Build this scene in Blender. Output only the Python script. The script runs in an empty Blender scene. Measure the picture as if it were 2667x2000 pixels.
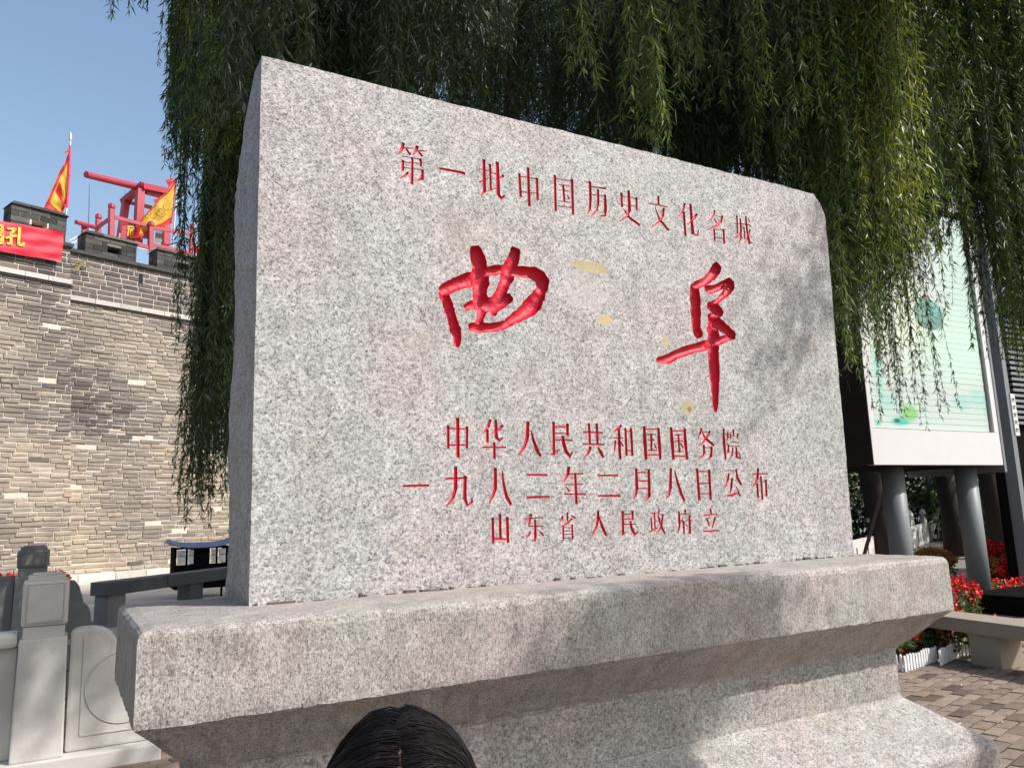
import bpy, bmesh, math, random
import numpy as np
from mathutils import Vector, Matrix

C = bpy.context.scene.collection
R = math.radians
rng = np.random.default_rng(7)
random.seed(7)

# ------------------------------------------------------------------ camera, world, sun, exposure
F, CX, CY, HC = 2038.0, 1333.5, 1000.0, 1.6
_up = np.array([916-CX, -11153-CY, F]); _up /= np.linalg.norm(_up)
_X = np.array([4967-CX, 1218-CY, F]); _X -= _X@_up*_up; _X /= np.linalg.norm(_X)
_Y = -np.cross(_X, _up)
if _Y[2] < 0: _Y = -_Y
cam = bpy.data.cameras.new('camera'); camo = bpy.data.objects.new('camera', cam); C.objects.link(camo)
right = Vector((_X[0], _Y[0], _up[0])); down = Vector((_X[1], _Y[1], _up[1])); fwd = Vector((_X[2], _Y[2], _up[2]))
M = Matrix.Identity(4)
for i in range(3):
    M[i][0] = right[i]; M[i][1] = -down[i]; M[i][2] = -fwd[i]
M[2][3] = HC
camo.matrix_world = M
cam.sensor_width = 36; cam.sensor_fit = 'HORIZONTAL'; cam.lens = F/2667*36
cam.clip_start = 0.05; cam.clip_end = 2000
sc = bpy.context.scene
sc.camera = camo

SUN = Vector((0.66, -0.75, 0.956)).normalized()
world = bpy.data.worlds.new('World'); sc.world = world; world.use_nodes = True
wn = world.node_tree.nodes; wl = world.node_tree.links
sky = wn.new('ShaderNodeTexSky'); sky.sky_type = 'NISHITA'; sky.sun_disc = False
sky.sun_elevation = math.asin(SUN.z); sky.sun_rotation = math.atan2(SUN.x, SUN.y)
sky.air_density = 1.3; sky.dust_density = 2.6; sky.ozone_density = 1.0
wl.new(sky.outputs[0], wn['Background'].inputs[0]); wn['Background'].inputs[1].default_value = 0.15
sl = bpy.data.lights.new('sun', 'SUN'); sl.energy = 3.7; sl.angle = R(0.55); sl.color = (1.0, 0.955, 0.91)
so = bpy.data.objects.new('sun', sl); C.objects.link(so)
so.rotation_euler = SUN.to_track_quat('Z', 'Y').to_euler(); so.location = (6, -8, 12)
sc.view_settings.view_transform = 'Standard'; sc.view_settings.look = 'None'
sc.view_settings.exposure = 0.42; sc.view_settings.gamma = 1.0; sc.view_settings.use_curve_mapping = False
sc.render.engine = 'CYCLES'
sc.cycles.max_bounces = 6; sc.cycles.transparent_max_bounces = 8

# ------------------------------------------------------------------ surveying helpers: a measured direction met with a real plane
def ray(p):
    r = np.array([p[0]-CX, p[1]-CY, F]); return np.array([r@_X, r@_Y, r@_up])
def onY(px, py, y):
    r = ray((px, py)); t = y/r[1]; return Vector((r[0]*t, y, HC+r[2]*t))
def onX(px, py, x):
    r = ray((px, py)); t = x/r[0]; return Vector((x, r[1]*t, HC+r[2]*t))
def onZ(px, py, z):
    r = ray((px, py)); t = (z-HC)/r[2]; return Vector((r[0]*t, r[1]*t, z))
def atD(px, py, d):
    r = ray((px, py)); r = r/np.linalg.norm(r[:2])*d; return Vector((r[0], r[1], r[2]+HC))
WP = np.array([0, 19.8, 0.]); WD = np.array([.937, .349, 0]); WN = np.array([-.349, .937, 0])
def onW(px, py, off=0.):
    r = ray((px, py)); t = (WP@WN+off)/(r@WN); return Vector(r*t)+Vector((0, 0, HC))
def wall_pt(s, off, z):
    q = WP+WD*s+WN*off; return Vector((q[0], q[1], z))
def proj(P):
    P = np.asarray(P, float); v = P-np.array([0, 0, HC])
    q = v[..., 0:1]*_X+v[..., 1:2]*_Y+v[..., 2:3]*_up
    return np.stack([CX+F*q[..., 0]/q[..., 2], CY+F*q[..., 1]/q[..., 2], q[..., 2]], -1)

# ------------------------------------------------------------------ object helpers
def tag(o, label=None, cat=None, group=None, kind=None):
    if label: o['label'] = label
    if cat: o['category'] = cat
    if group: o['group'] = group
    if kind: o['kind'] = kind
    return o
def empty(name, loc, label=None, cat=None, group=None, rz=0):
    o = bpy.data.objects.new(name, None); C.objects.link(o); o.location = loc; o.rotation_euler = (0, 0, rz)
    o.empty_display_size = .1
    return tag(o, label, cat, group)
def origin(o):
    v = Vector((0, 0, 0))
    while o is not None:
        v += o.location; o = o.parent
    return v
def link(name, me, mat=None, parent=None):
    o = bpy.data.objects.new(name, me); C.objects.link(o)
    if mat is not None and not me.materials:
        for m in (mat if isinstance(mat, (list, tuple)) else [mat]): me.materials.append(m)
    if parent is not None: o.parent = parent
    return o
class MB:
    """collects shapes in world coordinates; build() links them as one mesh whose origin is its parent's"""
    def __init__(s): s.v = []; s.f = []; s.t = []; s.m = []
    def add(s, V, Fs, tint=.5, mi=0):
        n = len(s.v); s.v += [tuple(v) for v in V]; s.f += [tuple(i+n for i in f) for f in Fs]
        s.t += [tint]*len(V); s.m += [mi]*len(Fs); return s
    def hexa(s, P, tint=.5, mi=0):
        return s.add(P, [(0, 3, 2, 1), (4, 5, 6, 7), (0, 1, 5, 4), (1, 2, 6, 5), (2, 3, 7, 6), (3, 0, 4, 7)], tint, mi)
    def box(s, x0, x1, y0, y1, z0, z1, tint=.5, mi=0):
        return s.hexa([(x0, y0, z0), (x1, y0, z0), (x1, y1, z0), (x0, y1, z0), (x0, y0, z1), (x1, y0, z1), (x1, y1, z1), (x0, y1, z1)], tint, mi)
    def wbox(s, s0, s1, o0, o1, z0, z1, tint=.5, mi=0):
        return s.hexa([wall_pt(s0, o0, z0), wall_pt(s1, o0, z0), wall_pt(s1, o1, z0), wall_pt(s0, o1, z0),
                       wall_pt(s0, o0, z1), wall_pt(s1, o0, z1), wall_pt(s1, o1, z1), wall_pt(s0, o1, z1)], tint, mi)
    def bar(s, p, q, w, h=None, up=(0, 0, 1), tint=.5, mi=0):
        h = h or w; p = Vector(p); q = Vector(q); d = (q-p).normalized(); up = Vector(up)
        if abs(d.dot(up)) > .95: up = Vector((WN[0], WN[1], 0))
        a = d.cross(up).normalized()*w/2; b = a.cross(d).normalized()*h/2
        return s.hexa([p-a-b, p+a-b, q+a-b, q-a-b, p-a+b, p+a+b, q+a+b, q-a+b], tint, mi)
    def tube(s, pts, rad, n=10, caps=True, tint=.5, mi=0):
        pts = [Vector(p) for p in pts]; rad = rad if hasattr(rad, '__len__') else [rad]*len(pts)
        V = []; prev = None
        for i, p in enumerate(pts):
            d = (pts[min(i+1, len(pts)-1)]-pts[max(i-1, 0)]).normalized()
            if prev is None:
                a = d.cross(Vector((0, 0, 1)) if abs(d.z) < .9 else Vector((1, 0, 0))).normalized()
            else:
                a = (prev-d*prev.dot(d)).normalized()
            prev = a; b = d.cross(a)
            for k in range(n):
                t = 2*math.pi*k/n; V.append(p+(a*math.cos(t)+b*math.sin(t))*rad[i])
        Fs = [(i*n+k, i*n+(k+1) % n, (i+1)*n+(k+1) % n, (i+1)*n+k) for i in range(len(pts)-1) for k in range(n)]
        if caps: Fs += [tuple(range(n))[::-1], tuple((len(pts)-1)*n+k for k in range(n))]
        return s.add(V, Fs, tint, mi)
    def lathe(s, c, prof, n=20, tint=.5, mi=0):
        V = [(c[0]+r*math.cos(2*math.pi*k/n), c[1]+r*math.sin(2*math.pi*k/n), c[2]+z) for r, z in prof for k in range(n)]
        Fs = [(i*n+k, i*n+(k+1) % n, (i+1)*n+(k+1) % n, (i+1)*n+k) for i in range(len(prof)-1) for k in range(n)]
        Fs += [tuple(range(n))[::-1], tuple((len(prof)-1)*n+k for k in range(n))]
        return s.add(V, Fs, tint, mi)
    def prism(s, poly, vec, tint=.5, mi=0):
        """poly: list of 3-D points, extruded by vec"""
        n = len(poly); P = [Vector(p) for p in poly]; vec = Vector(vec)
        return s.add(P+[p+vec for p in P], [tuple(range(n))[::-1], tuple(range(n, 2*n))]+[(i, (i+1) % n, (i+1) % n+n, i+n) for i in range(n)], tint, mi)
    def build(s, name, mat, parent=None, smooth=False, bevel=0, recalc=True):
        o0 = origin(parent) if parent is not None else Vector((0, 0, 0))
        me = bpy.data.meshes.new(name); me.from_pydata([(v[0]-o0.x, v[1]-o0.y, v[2]-o0.z) for v in s.v], [], s.f)
        a = me.attributes.new('tint', 'FLOAT', 'POINT'); a.data.foreach_set('value', s.t)
        mats = mat if isinstance(mat, (list, tuple)) else [mat]
        for m in mats: me.materials.append(m)
        if len(mats) > 1: me.polygons.foreach_set('material_index', s.m)
        if recalc or bevel:
            bm = bmesh.new(); bm.from_mesh(me); bmesh.ops.recalc_face_normals(bm, faces=bm.faces)
            if bevel:
                es = [e for e in bm.edges if len(e.link_faces) == 2 and e.calc_face_angle(0) > .6]
                bmesh.ops.bevel(bm, geom=es, offset=bevel, segments=2, affect='EDGES', profile=.6)
            bm.to_mesh(me); bm.free()
        if smooth: me.shade_smooth()
        return link(name, me, None, parent)

# ------------------------------------------------------------------ materials
class NT:
    def __init__(s, name):
        s.m = bpy.data.materials.new(name); s.m.use_nodes = True; s.t = s.m.node_tree; s.b = s.t.nodes['Principled BSDF']
        s.co = s.n('ShaderNodeTexCoord').outputs['Object']
    def n(s, k, **kw):
        x = s.t.nodes.new(k)
        for a, b in kw.items(): setattr(x, a, b)
        return x
    def l(s, a, b): s.t.links.new(a, b)
    def sc(s, v, vec=None):
        m = s.n('ShaderNodeMapping'); m.inputs['Scale'].default_value = v; s.l(vec or s.co, m.inputs[0]); return m.outputs[0]
    def noise(s, scale, detail=4, rough=.55, vec=None, out='Fac', dist=0):
        x = s.n('ShaderNodeTexNoise'); x.inputs['Scale'].default_value = scale; x.inputs['Detail'].default_value = detail
        x.inputs['Roughness'].default_value = rough; x.inputs['Distortion'].default_value = dist; s.l(vec or s.co, x.inputs[0]); return x.outputs[out]
    def vor(s, scale, vec=None, out='Color', feature='F1'):
        x = s.n('ShaderNodeTexVoronoi'); x.feature = feature; x.inputs['Scale'].default_value = scale; s.l(vec or s.co, x.inputs[0])
        if out == 'Color':
            q = s.n('ShaderNodeSeparateColor'); s.l(x.outputs['Color'], q.inputs[0]); return q.outputs[0]
        return x.outputs[out]
    def ramp(s, fac, stops, interp='LINEAR'):
        x = s.n('ShaderNodeValToRGB'); x.color_ramp.interpolation = interp; e = x.color_ramp.elements
        while len(e) > 1: e.remove(e[-1])
        e[0].position = stops[0][0]; e[0].color = c4(stops[0][1])
        for p, c in stops[1:]:
            q = e.new(p); q.color = c4(c)
        s.l(fac, x.inputs[0]); return x.outputs[0]
    def mix(s, fac, a, b, mode='MIX'):
        x = s.n('ShaderNodeMix'); x.data_type = 'RGBA'; x.blend_type = mode
        for i, v in ((0, fac), (6, a), (7, b)):
            if isinstance(v, (int, float)): x.inputs[i].default_value = v
            elif isinstance(v, tuple): x.inputs[i].default_value = c4(v)
            else: s.l(v, x.inputs[i])
        return x.outputs[2]
    def math(s, op, a, b=0.0, c=None, clamp=False):
        x = s.n('ShaderNodeMath'); x.operation = op; x.use_clamp = clamp
        for i, v in enumerate((a, b) if c is None else (a, b, c)):
            if isinstance(v, (int, float)): x.inputs[i].default_value = v
            else: s.l(v, x.inputs[i])
        return x.outputs[0]
    def tint(s):
        x = s.n('ShaderNodeAttribute'); x.attribute_name = 'tint'; return x.outputs['Fac']
    def bump(s, h, strength=.4, dist=.01):
        x = s.n('ShaderNodeBump'); x.inputs['Strength'].default_value = strength; x.inputs['Distance'].default_value = dist
        s.l(h, x.inputs['Height']); s.l(x.outputs[0], s.b.inputs['Normal'])
    def fin(s, col=None, rough=.6, metal=0, spec=None):
        if isinstance(col, tuple): s.b.inputs['Base Color'].default_value = c4(col)
        elif col is not None: s.l(col, s.b.inputs['Base Color'])
        s.b.inputs['Roughness'].default_value = rough; s.b.inputs['Metallic'].default_value = metal
        if spec is not None: s.b.inputs['Specular IOR Level'].default_value = spec
        return s.m
def c4(c): return (c, c, c, 1) if isinstance(c, (int, float)) else tuple(c)+((1,) if len(c) == 3 else ())

def plain(name, col, rough=.6, metal=0, var=.25, scale=6, bump=.15, bscale=60, spec=None):
    m = NT(name); n = m.noise(scale, 6)
    d = m.mix(n, tuple(v*(1-var) for v in col), tuple(min(1, v*(1+var)) for v in col))
    m.bump(m.noise(bscale, 5), bump, .004)
    return m.fin(d, rough, metal, spec)

def granite(name, streak=False, warm=0.0, stains=None, dark=1.0, light=1.0):
    m = NT(name)
    v = m.sc((2.1, 2.1, 1.15) if streak else (1, 1, 1))
    wob = m.noise(34, 2, .5, v, 'Color')
    vm = m.n('ShaderNodeVectorMath'); vm.operation = 'MULTIPLY_ADD'; vm.inputs[1].default_value = (.022, .022, .022)
    m.l(wob, vm.inputs[0]); m.l(v, vm.inputs[2]); vv = vm.outputs[0]
    cell = m.vor(96, vv)
    lo, mid, hi = .14*dark, .43*light, .64*light
    col = m.ramp(cell, [(0, (lo, lo, lo)), (.10, (lo*1.25, lo*1.22, lo*1.2)), (.24, (mid*.74, mid*.71, mid*.715)), (.5, (mid*1.0, mid*.95, mid*.95)), (.72, (hi*.95, hi*.885, hi*.885)), (1, (hi, hi*.97, hi*.96))])
    cell2 = m.vor(190, v)
    col = m.mix(.55, col, m.ramp(cell2, [(0, .05*dark), (.08, .09*dark), (.17, mid*.62), (.5, mid*.98), (1, hi*1.12)]))
    cl = m.noise(11, 5, .62)
    col = m.mix(1, col, m.ramp(cl, [(.3, .80), (.5, .98), (.7, 1.12)]), 'MULTIPLY')
    hue = m.noise(2.3, 3, .5)
    col = m.mix(1, col, m.ramp(hue, [(.36, (.965, 1.0, .965)), (.52, (1, .985, .975)), (.66, (1.02, .965, .955))]), 'MULTIPLY')
    col = m.mix(1, col, m.ramp(m.noise(1.0, 6, .6, m.sc((7, 7, .8))), [(.46, 1.0), (.7, (.87, .855, .83))]), 'MULTIPLY')
    col = m.mix(m.math('MULTIPLY', m.ramp(m.noise(1.7, 7, .7, m.sc((1, 1, 1.6))), [(.58, 0), (.70, 1)]), .30), col, (.30, .25, .18))
    flk = m.vor(120, m.sc((1, 1, 1.4)), 'Distance'); gate_ = m.noise(38, 2)
    col = m.mix(m.math('MULTIPLY', m.math('LESS_THAN', flk, .20), m.math('GREATER_THAN', gate_, .53)), col, (.06, .055, .058))
    if warm: col = m.mix(1, col, (1.0, 1-.06*warm, 1-.14*warm), 'MULTIPLY')
    if stains:
        sx = m.n('ShaderNodeSeparateXYZ'); m.l(m.co, sx.inputs[0]); jit = m.noise(38, 7, .8)
        for (x, z, rx, rz, c, soft) in stains:
            dx = m.math('DIVIDE', m.math('SUBTRACT', sx.outputs[0], x), rx); dz = m.math('DIVIDE', m.math('SUBTRACT', sx.outputs[2], z), rz)
            r = m.math('ADD', m.math('MULTIPLY', dx, dx), m.math('MULTIPLY', dz, dz))
            r = m.math('ADD', r, m.math('MULTIPLY', m.math('SUBTRACT', jit, .5), 4.0))
            f = m.n('ShaderNodeMapRange'); f.inputs[1].default_value = 1.0+soft; f.inputs[2].default_value = 1.0-soft; m.l(r, f.inputs[0])
            col = m.mix(m.math('MULTIPLY', f.outputs[0], c[3]), col, c[:3])
    h = m.math('ADD', m.noise(150, 4, .7, v), m.math('MULTIPLY', cell, .5))
    if streak: h = m.math('ADD', h, m.noise(140, 3, .6, m.sc((1, 1, .15))))
    m.bump(h, .4 if streak else .3, .003)
    return m.fin(col, .62, 0, .35)

RX, RZ = 1.99, 0.0        # monument origin
def stc(x, z, rx, rz, c, s=.4): return (x-RX, z-RZ, rx, rz, c, s)
def sp(px, py): q = onY(px, py, 2.75); return q.x, q.z
ST = [stc(*sp(1535, 697), .095, .026, (.42, .32, .12, .75)), stc(*sp(1575, 832), .042, .026, (.50, .38, .2, .85), .15),
      stc(*sp(1733, 890), .026, .028, (.42, .36, .2, .7), .3), stc(*sp(1793, 1062), .038, .036, (.36, .31, .14, .75), .35),
      stc(*sp(1530, 755), .13, .10, (.56, .54, .52, .28), .5), stc(*sp(1796, 1065), .012, .013, (.20, .11, .05, .8), .4)]
m_slab = granite('granite_face', stains=ST, light=.865, dark=.85)
m_cor = granite('granite_cornice', streak=True, warm=.7, light=.80, dark=.8)
m_ped = granite('granite_pedestal', warm=.5, light=.74, dark=.85)
def red_paint(name):
    m = NT(name); n = m.noise(30, 4); w = m.vor(60, None, 'Distance')
    c = m.mix(n, (.42, .005, .022), (.60, .012, .042))
    m.bump(m.math('ADD', m.noise(60, 4), m.math('MULTIPLY', w, .35)), .45, .008)
    return m.fin(c, .5, 0, .35)
m_red = red_paint('red_letter_paint')
def brick_mat(name, stops, mott=.25):
    m = NT(name); t = m.tint()
    c = m.ramp(t, stops)
    c = m.mix(1, c, m.ramp(m.noise(9, 5, .65), [(.25, 1-mott), (.5, 1.0), (.78, 1+mott)]), 'MULTIPLY')
    pos = m.n('ShaderNodeNewGeometry').outputs['Position']
    if name == 'old_brick':
        c = m.mix(m.math('MULTIPLY', m.ramp(m.noise(1.1, 6, .65, pos), [(.52, 0), (.66, 1)]), .5), c, (.17, .15, .14)); c = m.mix(m.math('MULTIPLY', m.ramp(m.noise(2.6, 7, .75, pos, dist=.6), [(.56, 0), (.64, 1)]), .6), c, (.46, .41, .34))
    m.bump(m.noise(40, 6, .7), .6, .02)
    return m.fin(c, .9, 0, .1)
def leafmat(name, stops, trans=.35, rough=.42):
    m = NT(name); t = m.tint(); c = m.ramp(t, stops)
    b = m.fin(c, rough, 0, .5); out = m.t.nodes['Material Output']
    tr = m.n('ShaderNodeBsdfTranslucent'); mx = m.n('ShaderNodeMixShader'); mx.inputs[0].default_value = trans
    br = m.mix(1, c, (1.5, 1.5, .9), 'MULTIPLY'); m.l(br, tr.inputs[0])
    m.l(m.b.outputs[0], mx.inputs[1]); m.l(tr.outputs[0], mx.inputs[2]); m.l(mx.outputs[0], out.inputs[0])
    return m.m
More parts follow.
